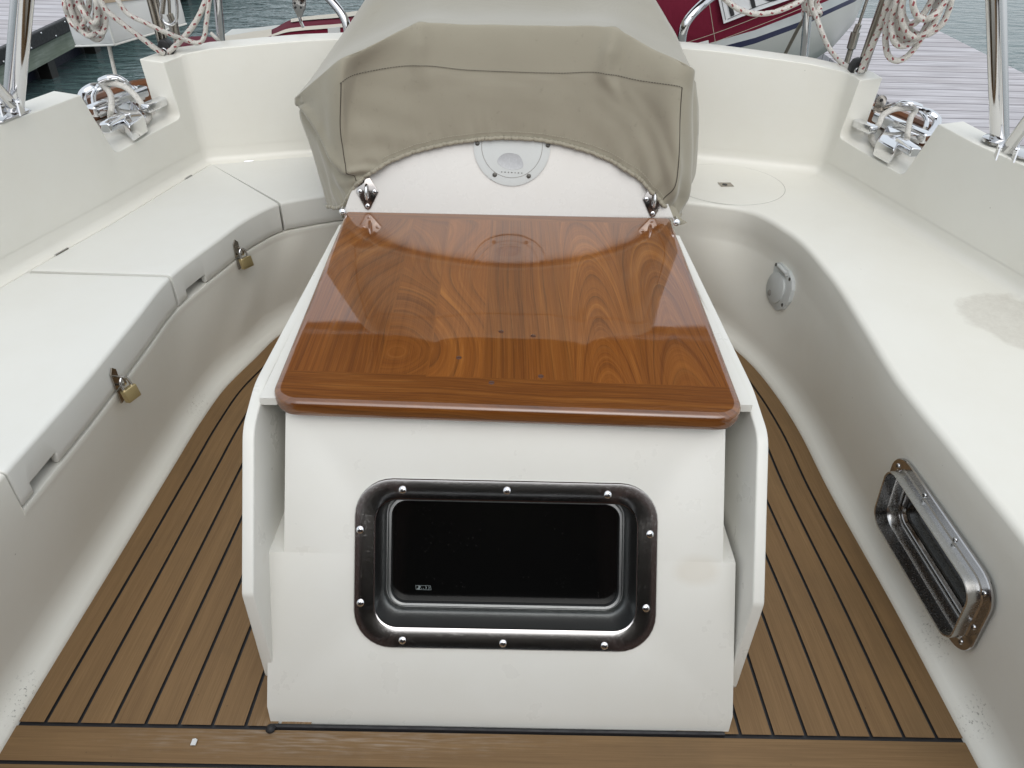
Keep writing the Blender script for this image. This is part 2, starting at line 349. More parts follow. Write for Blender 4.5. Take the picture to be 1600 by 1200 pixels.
class MB:
    def __init__(s): s.v = []; s.f = []; s.uv = []; s.m = []
    def add(s, vs, fs, uv=None, mi=0):
        k = len(s.v); s.v += [V(x) for x in vs]; s.f += [tuple(i+k for i in f) for f in fs]
        s.uv += (uv or [(0, 0)]*len(vs)); s.m += [mi]*len(fs)
    def box(s, c, ax, ay, az, mi=0):
        """centre and three half-axis vectors"""
        c, ax, ay, az = map(V, (c, ax, ay, az))
        vs = [c+ax*i+ay*j+az*k for k in (-1, 1) for j in (-1, 1) for i in (-1, 1)]
        s.add(vs, [(0, 2, 3, 1), (4, 5, 7, 6), (0, 1, 5, 4), (2, 6, 7, 3), (0, 4, 6, 2), (1, 3, 7, 5)], None, mi)
    def tube(s, pts, r, seg=12, cap=True, closed=False, flat=1.0, mi=0):
        pts = [V(p) for p in pts]; n = len(pts); rs = r if isinstance(r, (list, tuple)) else [r]*n
        tans = []
        for i in range(n):
            a = pts[(i-1) % n] if closed or i > 0 else pts[i]; b = pts[(i+1) % n] if closed or i < n-1 else pts[i]
            tans.append((b-a).normalized())
        ref = V((0, 0, 1)) if abs(tans[0].z) < .9 else V((1, 0, 0))
        nrm = (ref - tans[0]*ref.dot(tans[0])).normalized(); vs = []; uv = []; ln = 0
        for i in range(n):
            if i: ln += (pts[i]-pts[i-1]).length
            nrm = (nrm - tans[i]*nrm.dot(tans[i])).normalized(); bi = tans[i].cross(nrm)
            for k in range(seg):
                a = 2*pi*k/seg; vs.append(pts[i] + (nrm*cos(a)*flat + bi*sin(a))*rs[i]); uv.append((ln, k/seg))
        fs = []
        for i in range(n if closed else n-1):
            j = (i+1) % n
            for k in range(seg):
                k2 = (k+1) % seg; fs.append((i*seg+k, i*seg+k2, j*seg+k2, j*seg+k))
        if cap and not closed: fs += [tuple(reversed(range(seg))), tuple(range((n-1)*seg, n*seg))]
        s.add(vs, fs, uv, mi)
    def prism(s, poly, d, mi=0):
        """polygon (3-D points) extruded by vector d"""
        n = len(poly); vs = [V(p) for p in poly] + [V(p)+V(d) for p in poly]
        s.add(vs, [tuple(reversed(range(n))), tuple(range(n, 2*n))] + [(i, (i+1) % n, (i+1) % n+n, i+n) for i in range(n)], None, mi)
    def disc(s, c, n, r, h, seg=20, dome=0, mi=0):
        c = V(c); n = V(n).normalized(); a = (V((0, 0, 1)) if abs(n.z) < .9 else V((1, 0, 0))).cross(n).normalized(); b = n.cross(a)
        rings = [(r, 0), (r, h*.7), (r*.93, h)] + ([(r*.5, h+dome*.75)] if dome else [])
        vs = []
        for rr, hh in rings:
            for k in range(seg): t = 2*pi*k/seg; vs.append(c+n*hh+(a*cos(t)+b*sin(t))*rr)
        vs.append(c+n*(h+dome)); fs = []
        for i in range(len(rings)-1):
            for k in range(seg): k2 = (k+1) % seg; fs.append((i*seg+k, i*seg+k2, (i+1)*seg+k2, (i+1)*seg+k))
        q = (len(rings)-1)*seg
        for k in range(seg): fs.append((q+k, q+(k+1) % seg, len(vs)-1))
        s.add(vs, fs, None, mi)
    def build(s, name, mat, parent=None, sharp=40, uv=False, mats=None, smooth=True):
        return mk(name, s.v, s.f, mat, parent, smooth, {'UVMap': s.uv} if uv else None, mats, s.m if mats else None, sharp=sharp)
def cat(pts, sub=8, closed=False):
    pts = [V(p) for p in pts]; n = len(pts); out = []
    for i in range(n if closed else n-1):
        p1, p2 = pts[i], pts[(i+1) % n]
        p0 = pts[(i-1) % n] if closed or i else p1*2-p2
        p3 = pts[(i+2) % n] if closed or i+2 < n else p2*2-p1
        d1 = (p2-p1).length or 1e-6; d0 = (p1-p0).length or 1e-6; d2 = (p3-p2).length or 1e-6
        t1 = (p2-p0)/(d0+d1)*d1; t2 = (p3-p1)/(d1+d2)*d1
        for k in range(sub):
            t = k/sub; out.append(p1*(2*t**3-3*t*t+1)+t1*(t**3-2*t*t+t)+p2*(3*t*t-2*t**3)+t2*(t**3-t*t))
    if not closed: out.append(pts[-1])
    return out

# ------------------------------------------------------------------ cockpit plan curves
FL = [(-.785,.20),(-.772,.60),(-.744,1.033),(-.73,1.25),(-.718,1.42),(-.70,1.55),(-.66,1.68),(-.62,1.80),(-.56,1.89),(-.40,1.98),(.03,2.03),(.46,1.98),(.59,1.90),(.655,1.80),(.70,1.69),(.730,1.55),(.744,1.42),(.748,1.224),(.767,.88),(.775,.632),(.79,.2)]
SE = [(-.80,.20),(-.773,.80),(-.748,1.115),(-.74,1.32),(-.732,1.494),(-.683,1.677),(-.635,1.82),(-.586,1.896),(-.53,1.93),(-.40,1.985),(.03,2.02),(.46,1.975),(.56,1.955),(.67,1.915),(.742,1.791),(.772,1.586),(.768,1.334),(.760,1.153),(.772,.969),(.786,.754),(.80,.2)]
BK = [(-1.36,.20),(-1.26,.78),(-1.19,1.12),(-1.12,1.37),(-1.078,1.512),(-.985,1.80),(-.92,2.03),(-.871,2.186),(-.80,2.207),(-.554,2.279),(.03,2.33),(.61,2.281),(.86,2.220),(.961,2.195),(.99,2.10),(1.043,1.925),(1.10,1.735),(1.182,1.466),(1.27,1.12),(1.35,.75),(1.44,.2)]
def curve(C, corners=()):
    C = [V((a, b)) for a, b in C]; n = len(C)
    def tg(i, side):
        if i in corners or i in (0, n-1):
            j = i+1 if (side > 0 or i == 0) and i < n-1 else i-1
            d = (C[j]-C[i]); return (d if j > i else -d).normalized()
        return ((C[i+1]-C[i]).normalized()*(C[i]-C[i-1]).length + (C[i]-C[i-1]).normalized()*(C[i+1]-C[i]).length).normalized()
    def raw(t):
        t = min(max(t, 0), n-1-1e-9); i = int(t); u = t-i; p, q = C[i], C[i+1]; l = (q-p).length
        a, b = tg(i, 1)*l, tg(i+1, -1)*l
        return p*(2*u**3-3*u*u+1)+a*(u**3-2*u*u+u)+q*(3*u*u-2*u**3)+b*(u**3-u*u)
    def f(t):
        for c in corners:
            wl = .018/(C[c]-C[c-1]).length; wr = .018/(C[c+1]-C[c]).length
            if c-wl < t < c+wr:
                u = (t-(c-wl))/(wl+wr); return raw(c-wl)*(1-u)**2 + C[c]*2*u*(1-u) + raw(c+wr)*u*u
        return raw(t)
    return f
fFL, fSE, fBK = curve(FL), curve(SE), curve(BK, (7, 13))
def nrm2(f, t):
    a, b = f(max(t-.02, 0)), f(min(t+.02, 20)); d = (b-a).normalized(); return V((-d.y, d.x))   # outboard side
def at(f, t, off, z):
    p = f(t); n = nrm2(f, t); return V((p.x+n.x*off, p.y+n.y*off, z))
SZ = .36
LID = [(1.2, 4), (4, 7), (7, 9.6)]
def profile(t, lid):
    R = .008 if t < 9.8 else .013
    pr = [at(fFL, t, .0, -.02), at(fFL, t, 0, .006), at(fFL, t, .003, .012), at(fFL, t, .014, .018), at(fFL, t, .024, .026), at(fFL, t, .031, .040), at(fFL, t, .034, .060)]
    lo = pr[-1]; zt = .262; hi = at(fSE, t, .002, zt)
    for k in range(1, 24): pr.append(lo.lerp(hi, k/24))
    pr.append(hi)
    if lid:
        pr += [at(fSE, t, .000, .272), at(fSE, t, .0012, .2765), at(fSE, t, .010, .2775), at(fSE, t, .030, .276), at(fSE, t, .050, .276), at(fSE, t, .052, .30), at(fSE, t, .054, .318)]
        pr += [at(fBK, t, -.032, .318), at(fBK, t, -.027, .320), at(fBK, t, -.024, .352), at(fBK, t, -.021, .357), at(fBK, t, -.014, .359), at(fBK, t, -.005, .364), at(fBK, t, 0, .374), at(fBK, t, 0, .40)]
    else:
        pr += [at(fSE, t, 0, .30)]
        for a in (0, 22, 45, 68, 90): pr.append(at(fSE, t, R-R*cos(radians(a)), SZ-R+R*sin(radians(a))))
        pr.append(at(fSE, t, R+.03, SZ))
        a = at(fSE, t, R+.03, SZ); b = at(fBK, t, -.03, SZ)
        pr += [a.lerp(b, .5), b, at(fBK, t, -.024, SZ+.0005), at(fBK, t, -.016, SZ+.003), at(fBK, t, -.008, SZ+.008), at(fBK, t, -.002, SZ+.017), at(fBK, t, 0, .386), at(fBK, t, 0, .40)]
    return pr
ts = [i/9 for i in range(0, 181)] + [6.9, 6.93, 6.96, 7.04, 7.1, 7.2, 12.9, 12.8, 12.7, 13.08, 13.15, 13.2, 13.3]
ts += [17.2+.025*k for k in range(72)]
ts = sorted(set(round(x, 4) for x in ts if not (abs(x-1.2) < .02 or abs(x-9.6) < .02))) + [1.199, 1.201, 9.599, 9.601]
ts.sort()
# portlight on the starboard bench face
PA = V((.752, .870, .218))
pU = (V((fSE(18.4).x, fSE(18.4).y, 0))-V((fSE(19.0).x, fSE(19.0).y, 0))).normalized()     # pointing aft
_b = at(fFL, 18.6, .034, .06); _h = at(fSE, 18.6, .002, .262)
def wall_frame(yy):
    """point and axes on the starboard bench face at y"""
    t = 12.2
    while at(fSE, t, .002, .262).y > yy: t += .01
    lo = at(fFL, t, .034, .06); hi = at(fSE, t, .002, .262); lo2 = at(fFL, t-.1, .034, .06); hi2 = at(fSE, t-.1, .002, .262)
    U = ((hi2+lo2)-(hi+lo)).normalized(); W = (hi-lo); W = (W-U*W.dot(U)).normalized(); Nn = U.cross(W).normalized()
    if Nn.x > 0: Nn = -Nn
    return lo.lerp(hi, .5), U, W, Nn
def insider(a, b, w_, h_, r):
    a, b = abs(a)-w_/2+r, abs(b)-h_/2+r
    return hypot(max(a, 0), max(b, 0))+min(max(a, b), 0) < r
def build_bench():
    vs = []; rows = []
    for t in ts:
        lid = 1.2 < t < 9.6; pr = profile(t, lid); rows.append(len(vs)); vs += pr
    K = len(pr); fs = []
    o, U, W, Nn = PORT2
    for i in range(len(ts)-1):
        for k in range(K-1):
            a, b = rows[i], rows[i+1]; c = (vs[a+k]+vs[b+k]+vs[a+k+1]+vs[b+k+1])/4 - o
            if insider(c.dot(U), c.dot(W), .318, .168, .045) and abs(c.dot(Nn)) < .05: continue
            fs.append((a+k, b+k, b+k+1, a+k+1))
    root = empty('cockpit_bench', 'cream moulded U-shaped bench running round the cockpit, seamless on its right side', 'bench')
    mk('bench_moulding', vs, fs, M['gel'], root, sharp=38); return root
o_, U_, W_, N_ = wall_frame(.89)
PORT2 = (PP(1459, 857, o_, N_), U_, W_, N_)
bench = build_bench()

# ------------------------------------------------------------------ floor
def build_floor():
    mb = MB()
    mb.add([(-1, -1.2, 0), (1, -1.2, 0), (1, 2.3, 0), (-1, 2.3, 0)], [(0, 1, 2, 3)], None, 0)
    base = [x/8 for x in range(0, 161)]
    edges = [0, .043] + [.043+.054*k for k in range(1, 9)]
    def slant(x): return .655 - .0120*(x+.76)
    pts = {}
    for k in range(len(edges)-1):
        a, b = edges[k]+(.0 if k == 0 else .0028), edges[k+1]-.0028
        for side in (0, 1):
            tt = [x for x in base if (x <= 10 if side == 0 else x >= 10)]
            vs = []; uv = []; ln = 0; prev = None
            rr = random.random()*50
            for t in tt:
                p, q = at(fFL, t, -a+(.004 if k == 0 else 0), .004), at(fFL, t, -b, .004)
                if prev is not None: ln += (p-prev).length
                prev = p.copy()
                # clip at the front seam
                for s_ in (p, q):
                    pass
                vs += [p, q]; uv += [(ln+rr, k*.31+side*.7), (ln+rr, k*.31+side*.7+.05)]
            keep = []
            # trim to y > slant by interpolation
            rows = [(vs[2*i], vs[2*i+1], uv[2*i], uv[2*i+1]) for i in range(len(tt))]
            if side: rows.reverse()
            out = []
            for i, (p, q, u1, u2) in enumerate(rows):
                if p.y < slant(p.x):
                    if i+1 < len(rows) and rows[i+1][0].y >= slant(rows[i+1][0].x):
                        P2, Q2, w1, w2 = rows[i+1]; f = (slant(p.x)-p.y)/(P2.y-p.y); g = (slant(q.x)-q.y)/(Q2.y-q.y)
                        out.append((p.lerp(P2, f), q.lerp(Q2, g), V(u1).lerp(V(w1), f), V(u2).lerp(V(w2), g)))
                else: out.append((p, q, u1, u2))
            vv = []; uu = []
            for p, q, a1, a2 in out: vv += [p, q]; uu += [tuple(a1), tuple(a2)]
            fs = [(2*i, 2*i+1, 2*i+3, 2*i+2) for i in range(len(out)-1) if (vv[2*i]-vv[2*i+2]).length < .4]
            mb.add(vv, fs, uu, 1)
    # transverse boards in front
    y0 = .6515
    for j in range(12):
        a, b = y0-.062*j+.0, y0-.062*(j+1)+.006
        sl_ = -.0125
        vs = [(-1, a+.0, .004), (1, a+sl_*2, .004), (1, b+sl_*2, .004), (-1, b, .004)]
        mb.add(vs, [(0, 1, 2, 3)], [(j*3.1, .2*j), (j*3.1+2, .2*j), (j*3.1+2, .2*j+.055), (j*3.1, .2*j+.055)], 1)
    o = mb.build('floor', None, uv=True, mats=[M['caulk'], M['floor']], smooth=False)
    tag(o, 'brown synthetic teak cockpit floor with black caulking lines', 'floor', kind='structure'); return o
build_floor()
ch = MB(); c = P(303, 1160, .006); ch.prism([c+V(v) for v in ((-.004, -.005, 0), (.004, -.005, 0), (.0045, .004, 0), (.001, .006, 0), (-.0035, .005, 0))], (0, 0, .0015))
tag(ch.build('paint_chip', M['white'], sharp=30), 'tiny white chip of paint lying on the front floor board', 'paint chip')

# ------------------------------------------------------------------ locker lids
def lid_profile(t):
    R = .008; pr = []
    pr.append(at(fBK, t, -.0265, .345)); pr.append(at(fBK, t, -.0275, .356)); pr.append(at(fBK, t, -.031, SZ))
    a = at(fBK, t, -.031, SZ); b = at(fSE, t, R+.012, SZ); pr.append(a.lerp(b, .5)); pr.append(b)
    for q in (90, 68, 45, 22, 0): pr.append(at(fSE, t, R-R*cos(radians(q)), SZ-R+R*sin(radians(q))))
    pr += [at(fSE, t, 0, .300), at(fSE, t, .0005, .284), at(fSE, t, .003, .2805), at(fSE, t, .012, .2805), at(fSE, t, .0145, .285), at(fSE, t, .0145, .322)]
    pr += [at(fSE, t, .04, .330), at(fBK, t, -.04, .330)]
    return pr
def lid_cutter(t0, t1):
    mb = MB(); tt = [t0+(t1-t0)*i/8 for i in range(9)]
    vs = []
    for t in tt: vs += [at(fSE, t, -.03, .25), at(fSE, t, -.03, .3035), at(fSE, t, .030, .3035), at(fSE, t, .030, .25)]
    fs = [(i*4+k, i*4+(k+1) % 4, (i+1)*4+(k+1) % 4, (i+1)*4+k) for i in range(8) for k in range(4)] + [(3, 2, 1, 0), (32, 33, 34, 35)]
    mb.add(vs, fs); return mb.build('cutter', M['gel_lid'], smooth=False)
def t_at(px, py, z=.29, lo=0, hi=9):
    tgt = P(px, py, z); best = min((abs((at(fSE, i/200, 0, z)-tgt).length), i/200) for i in range(int(lo*200), int(hi*200))); return best[1]
labels = ['longest white locker lid on the left bench, nearest the camera, with padlock and slot',
          'middle white locker lid on the left bench with curved inner edge and padlock',
          'small white locker lid in the far left corner beside the canvas cover, without a padlock']
slots = [(t_at(62, 765), t_at(95, 718)), (t_at(302, 462), t_at(329, 437)), None]
hinges = [[], [(85, 391), (288, 276)], [(389, 250)]]
for li, (t0, t1) in enumerate(LID):
    e0 = .0035/(fSE(t0+.1)-fSE(t0)).length*.1; e1 = .0035/(fSE(t1-.1)-fSE(t1)).length*.1
    n = int((t1-t0)*14); tt = [t0+e0+(t1-t0-e0-e1)*i/n for i in range(n+1)]
    vs = []; rows = []
    for t in tt: rows.append(len(vs)); vs += lid_profile(t)
    K = len(lid_profile(t0+e0))
    fs = [(rows[i]+k, rows[i]+(k+1) % K, rows[i+1]+(k+1) % K, rows[i+1]+k) for i in range(n) for k in range(K)]
    fs += [tuple(reversed(range(K))), tuple(range(rows[-1], rows[-1]+K))]
    root = empty('locker_lid', labels[li], 'locker lid', 'locker lids along the left bench')
    o = mk('lid_panel', vs, fs, M['gel_lid'], root, sharp=35)
    mods = []
    ct = None
    if slots[li]:
        ct = lid_cutter(*slots[li]); mods.append(cut(ct))
    bake(o, mods + [bev(.004, 3, 50)]); smoothang(o, 40)
    if ct: kill(ct)
    for hx, hy in hinges[li]:
        h = MB(); c = P(hx, hy, SZ+.001)
        tb = min((( (at(fBK, i/100, -.028, SZ)-c).length, i/100) for i in range(int(t0*100), int(t1*100))))[1]
        for k in range(4):
            q = at(fBK, tb+(k-1.5)*.013*(1 if li == 1 else .6)*2.2, -.0285, SZ+.0008); d = (at(fBK, tb+.05, 0, 0)-at(fBK, tb-.05, 0, 0)).normalized()
            h.tube([q-d*.0065, q+d*.0065], .0032, 8)
        h.build('hinge', M['steel'], root)

# ------------------------------------------------------------------ coaming
def ztop(t):
    if t <= 7: return .655
    if t <= 10: return .658+.032*(t-7)/3
    if t <= 13: return .650+.040*(13-t)/3
    return .650-.035*min(1, (t-13)/3)
def build_coaming():
    tt = [i/6 for i in range(121)] + [6.8, 6.86, 6.9, 6.93, 6.96, 7.04, 7.1, 7.2, 7.35, 12.9, 12.8, 12.7, 12.6, 13.08, 13.15, 13.2, 13.3, 13.45]
    tt = sorted(set(round(x, 4) for x in tt)); vs = []
    for t in tt:
        z = ztop(t); th = .075
        inner = at(fBK, t, 0, 0); outer = at(fBK, t, th, 0)
        lean = .006
        def q(off, zz): p = at(fBK, t, off, zz); return p
        vs += [q(.0008, .33), q(.0008+lean*.0, .40), q(.0008, z), q(th, z+.002), q(th+.012, .40), q(th+.012, .33)]
    K = 6; n = len(tt)
    fs = [(i*K+k, i*K+(k+1) % K, (i+1)*K+(k+1) % K, (i+1)*K+k) for i in range(n-1) for k in range(K)] + [tuple(reversed(range(K))), tuple(range((n-1)*K, n*K))]
    o = mk('cockpit_coaming', vs, fs, M['gel'])
    cs = []
    for side in (0, 1):
        if side == 0:
            A, B = V((-1.093, 1.466, 0)), V((-.871, 2.186, 0)); y = (1.820, 1.868, 2.128, 2.112); zb, zb2 = .498, .505; sx = -1
        else:
            A, B = V((1.182, 1.466, 0)), V((.961, 2.195, 0)); y = (1.838, 1.898, 2.158, 2.140); zb, zb2 = .470, .480; sx = 1
        d = (B-A).normalized(); nn = V((-d.y, d.x, 0)) if sx < 0 else V((d.y, -d.x, 0))
        def pt(yy, z): p = A + d*((yy-A.y)/d.y); p.z = z; return p
        def rnd(poly, r, seg=4):
            out = []; m = len(poly)
            for i in range(m):
                a, b_, c_ = poly[i-1], poly[i], poly[(i+1) % m]
                if i in (1, 2):
                    p = b_+(a-b_).normalized()*r; q = b_+(c_-b_).normalized()*r
                    for k in range(seg+1): u = k/seg; out.append(p*(1-u)**2+b_*2*u*(1-u)+q*u*u)
                else: out.append(b_)
            return out
        up_ = .9
        sl1 = (y[1]-y[0])/(.65-zb); sl2 = (y[3]-y[2])/(.65-zb2)
        poly = rnd([pt(y[1]-sl1*(up_-zb), up_), pt(y[1], zb), pt(y[2], zb2), pt(y[2]+sl2*(up_-zb2), up_)], .018)
        mb = MB(); mb.prism([p-nn*.05 for p in poly], nn*.25); c_ = mb.build('cutter', M['gel'], smooth=False); cs.append(c_)
        if side == 0:   # sill slopes a little outboard
            pass
    bake(o, [cut(cs[0]), cut(cs[1]), bev(.010, 4, 40)]); smoothang(o, 45)
    for c_ in cs: kill(c_)
    tag(o, 'cream moulded coaming wall round the cockpit with a notch each side for a cleat', 'coaming wall')
build_coaming()

# ------------------------------------------------------------------ hull and side decks
def build_hull():
    tt = [i/5 for i in range(101)] + [6.9, 6.95, 7.05, 7.15, 12.8, 12.9, 13.05, 13.15]; tt.sort()
    def wdt(t):
        a = min(t, 20-t)
        if a < 7.0: return .29
        if a < 9: return .29-.12*(a-7)/2
        return .17
    vs = []
    for t in tt:
        wd = wdt(t); zd = .492 if t < 10 else .466
        k = min(t, 20-t); zt_ = zd if k < 7 else zd-.0
        vs += [at(fBK, t, .05, zt_), at(fBK, t, wd-.02, zt_-.006), at(fBK, t, wd, zt_-.02), at(fBK, t, wd+.03, .30), at(fBK, t, wd+.01, 0), at(fBK, t, wd-.05, -.35), at(fBK, t, wd-.25, -.8)]
    K = 7
    fs = [(i*K+k, (i+1)*K+k, (i+1)*K+k+1, i*K+k+1) for i in range(len(tt)-1) for k in range(K-1)]
    root = empty('yacht_hull', 'white hull and side decks of the yacht outside the coaming, edged by a teak rail', 'hull')
    mk('hull_shell', vs, fs, M['gel'], root, sharp=40)
    for sgn, rng in ((-1, (0, 7.5)), (1, (12.5, 20))):
        mb = MB(); n = 60; tt2 = [rng[0]+(rng[1]-rng[0])*i/n for i in range(n+1)]; vs = []
        for t in tt2:
            wd = wdt(t)-.035; zd = (.484 if t < 10 else .458)
            e = min(t, 20-t); h = .055
            vs += [at(fBK, t, wd-.018, zd), at(fBK, t, wd-.015, zd+h), at(fBK, t, wd-.008, zd+h+.008), at(fBK, t, wd+.010, zd+h+.008), at(fBK, t, wd+.016, zd+h), at(fBK, t, wd+.02, zd)]
        fs = [(i*6+k, i*6+(k+1) % 6, (i+1)*6+(k+1) % 6, (i+1)*6+k) for i in range(n) for k in range(6)] + [(5, 4, 3, 2, 1, 0), tuple(range(n*6, n*6+6))]
        mb.add(vs, fs); mb.build('toe_rail', M['teak'], root, sharp=35)
build_hull()

# ------------------------------------------------------------------ portlight (frame, tube, gasket ring, glass, screws)
def rrect(w_, h_, r, seg=8):
    out = []
    for cx, cy, a0 in ((w_/2-r, h_/2-r, 0), (-w_/2+r, h_/2-r, 90), (-w_/2+r, -h_/2+r, 180), (w_/2-r, -h_/2+r, 270)):
        for k in range(seg+1): a = radians(a0+90*k/seg); out.append((cx+r*cos(a), cy+r*sin(a)))
    return out
def loft_rings(mb, rings, close=False, mi=0):
    n = len(rings[0]); vs = [p for r in rings for p in r]
    fs = [(i*n+k, i*n+(k+1) % n, (i+1)*n+(k+1) % n, (i+1)*n+k) for i in range(len(rings)-1) for k in range(n)]
    if close: fs += [((len(rings)-1)*n+k, (len(rings)-1)*n+(k+1) % n, (k+1) % n, k) for k in range(n)]
    mb.add(vs, fs, None, mi)
def portlight(root, O, U, W, Nn, w_, h_, r, fl, depth, screws, proud=0.0, glass_in=.012, mark=None):
    def T(pts, d): return [O+U*a+W*b+Nn*d for a, b in pts]
    wi, hi, ri = w_-2*fl, h_-2*fl, max(r-fl*.75, .02)
    fr = MB()
    loft_rings(fr, [T(rrect(w_, h_, r), -.001), T(rrect(w_, h_, r), .0025), T(rrect(w_-.003, h_-.003, r-.0015), .0042), T(rrect(wi+.006, hi+.006, ri+.003), .0042), T(rrect(wi, hi, ri), .0030 if not proud else .006)])
    if proud:
        pr_ = MB(); loft_rings(pr_, [T(rrect(wi, hi, ri), .006), T(rrect(wi-.002, hi-.002, ri), proud), T(rrect(wi-.006, hi-.006, ri-.003), proud+.0012), T(rrect(wi-.010, hi-.010, ri-.005), proud), T(rrect(wi-.010, hi-.010, ri-.005), 0)]); pr_.build('rim', M['frame2'], root, sharp=30)
    f_ = fr.build('frame', M['frame'], root, sharp=30)
    sc = MB()
    for a, b in screws:
        c = O+U*a+W*b+Nn*.0042
        sc.disc(c, Nn, .006, .0015, 20, .001)
    scs = sc
    for a, b in screws:
        m_ = MB(); c = O+U*a+W*b+Nn*.0042; m_.disc(c, Nn, .0060 if not proud else .0048, .0014, 20, .0014)
        s_ = m_.build('screw', M['chrome'], root)
        m2 = MB(); a_ = random.random()*pi; c2 = c+Nn*.0029
        d1 = U*cos(a_)+W*sin(a_); d2 = W*cos(a_)-U*sin(a_)
        for dd, ee in ((d1, d2), (d2, d1)): m2.box(c2, dd*.0034, ee*.0007, Nn*.0004)
        m2.build('cross_recess', M['black'], s_)
    tb = MB(); g = .004
    loft_rings(tb, [T(rrect(wi-(.010 if proud else 0), hi-(.010 if proud else 0), ri-(.005 if proud else 0)), .003), T(rrect(wi-.004-(.010 if proud else 0), hi-.004-(.010 if proud else 0), ri-.002), -.004), T(rrect(wi-.012, hi-.012, ri-.003), -depth), T(rrect(wi-.05, hi-.05, ri-.012), -depth-.002)])
    tb.build('inner_tube', M['frame2'] if proud else M['tube'], root, sharp=35)
    rg = MB(); x = .018
    loft_rings(rg, [T(rrect(wi-x, hi-x, ri-.006), -depth), T(rrect(wi-x, hi-x, ri-.006), -depth+.008), T(rrect(wi-x-.004, hi-x-.004, ri-.008), -depth+.010), T(rrect(wi-x-.012, hi-x-.012, ri-.010), -depth+.010), T(rrect(wi-x-.016, hi-x-.016, ri-.012), -depth+.004)])
    rg.build('glazing_ring', M['tube'] if not proud else M['frame'], root, sharp=35)
    gl = MB(); pts = T(rrect(wi-x-.012, hi-x-.012, ri-.011), -depth+.003); gl.prism(pts, -Nn*.006); g_ = gl.build('pane', M['glass'], root, smooth=False)
    if mark:
        mk_ = MB(); mx, my = mark; dz = -depth+.0034; s = .001
        def q(a, b): return O+U*(mx+a*s)+W*(my+b*s)+Nn*dz
        th = .45
        for (a1, b1, a2, b2) in ((-13, -3.5, 13, -3.5), (-13.5, 3.7, 12, 3.7), (-13.5, 3.7, -12.5, -3.5), (12, 3.7, 13.5, -3.5)):
            d = (q(a2, b2)-q(a1, b1)); n_ = d.normalized(); e = n_.cross(Nn)
            mk_.prism([q(a1, b1)-e*th*s/1.5, q(a2, b2)-e*th*s/1.5, q(a2, b2)+e*th*s/1.5, q(a1, b1)+e*th*s/1.5], Nn*.0003)
        mk_.prism([q(*p) for p in ((-9.5, 3), (-6, 3), (-4, 1), (-7, -1.2), (-4.5, -3), (-10.5, -3), (-11, -1.5), (-8, .8))], Nn*.0004)
        for a_, b_ in ((-3, -1.5), (0, -1.5)): mk_.disc(q(a_, b_), Nn, .0007, .0004, 10)
        for cx in (5, 10.0):
            arc = [q(cx-2+2.6*cos(radians(k)), 3.0*sin(radians(k))) for k in range(-70, 71, 20)] + [q(cx-2+1.4*cos(radians(k)), 2.8*sin(radians(k))) for k in range(70, -71, -20)]
            mk_.prism(arc, Nn*.0003)
        mk_.build('etched_mark', M['mark'], g_, smooth=False)

# ------------------------------------------------------------------ console
p0 = V((0, .645, 0)); fn = V((0, -.808, .589)).normalized()
def F(x, y, d=0): return PP(x, y, p0, fn) + fn*d
croot = empty('steering_console', 'cream box console under the varnished table with a steel framed window in its front', 'console')
def build_console():
    sk = -.0085
    def face(x, z): # point on the sloping face at height z
        return V((x, .645 + z*(.589/.808)**-1*0 + z*(.729) + sk*x*1.5, z))
    def fz(z): return .645+z*.729
    zl = .232
    # lower block
    low = MB()
    prof = [(.650, 0), (fz(.028)-.001, .028), (fz(zl), zl), (1.60, zl), (1.60, 0)]
    def slab(x0, x1, prof, x0b=None, x1b=None):
        vs = [V((x0, y+sk*x0*2, z)) for y, z in prof] + [V((x1, y+sk*x1*2, z)) for y, z in prof]
        m = len(prof); return vs, [tuple(range(m)), tuple(reversed(range(m, 2*m)))] + [(i, i+m, (i+1) % m+m, (i+1) % m) for i in range(m)]
    vs, fs = slab(-.368, .394, prof); low.add(vs, fs)
    for i in (0, 4, 5, 9): low.v[i].x *= .985
    up_ = MB(); prof2 = [(fz(.10), .10), (fz(.424), .424), (1.60, .424), (1.60, .10)]
    vs, fs = slab(-.343, .373, prof2); up_.add(vs, fs)
    a = low.build('console_body', M['gel_console'], croot, smooth=False); b = up_.build('tmp', M['gel_console'], None, smooth=False)
    # window recess
    wc = F(790.5, 883); Uu = V((1, -.012, 0)).normalized(); Ww = V((0, .589, .808)); Ww = (Ww-fn*Ww.dot(fn)).normalized()
    cw = MB(); pts = [wc+Uu*p+Ww*q for p, q in rrect(.446, .226, .050)]
    cw.prism([p+fn*.05 for p in pts], -fn*.17); cwo = cw.build('cutter', M['gel_console'], smooth=False)
    bake(a, [cut(b, 'UNION'), cut(cwo), bev(.007, 3, 25)]); smoothang(a, 40); kill(b); kill(cwo)
    W_n = .5*(F(1026, 885)-F(553, 885)).length*2; H_n = (F(790, 752)-F(790, 1016)).length
    scr = [F(*p)-wc for p in ((630,766),(793,766),(950,771),(563,829),(1015,832),(563,943),(1008,947),(628,1001),(785,1004),(943,1006))]
    portlight(croot, wc, Uu, Ww, fn, W_n, H_n, .062, .034, .088, [(s.dot(Uu), s.dot(Ww)) for s in scr], mark=(-.142, -.064))
    # black seam along the foot
    sm = MB(); sm.tube([V((-.358, .650, .004)), V((-.1, .647, .004)), V((.1, .644, .004)), V((.381, .641, .004))], .004, 8); c = P(423, 1139, .006)
    sm.disc(c, (0, 0, 1), .008, .003, 14, .005); sm.build('sealant_bead', M['caulk'], croot)
build_console()

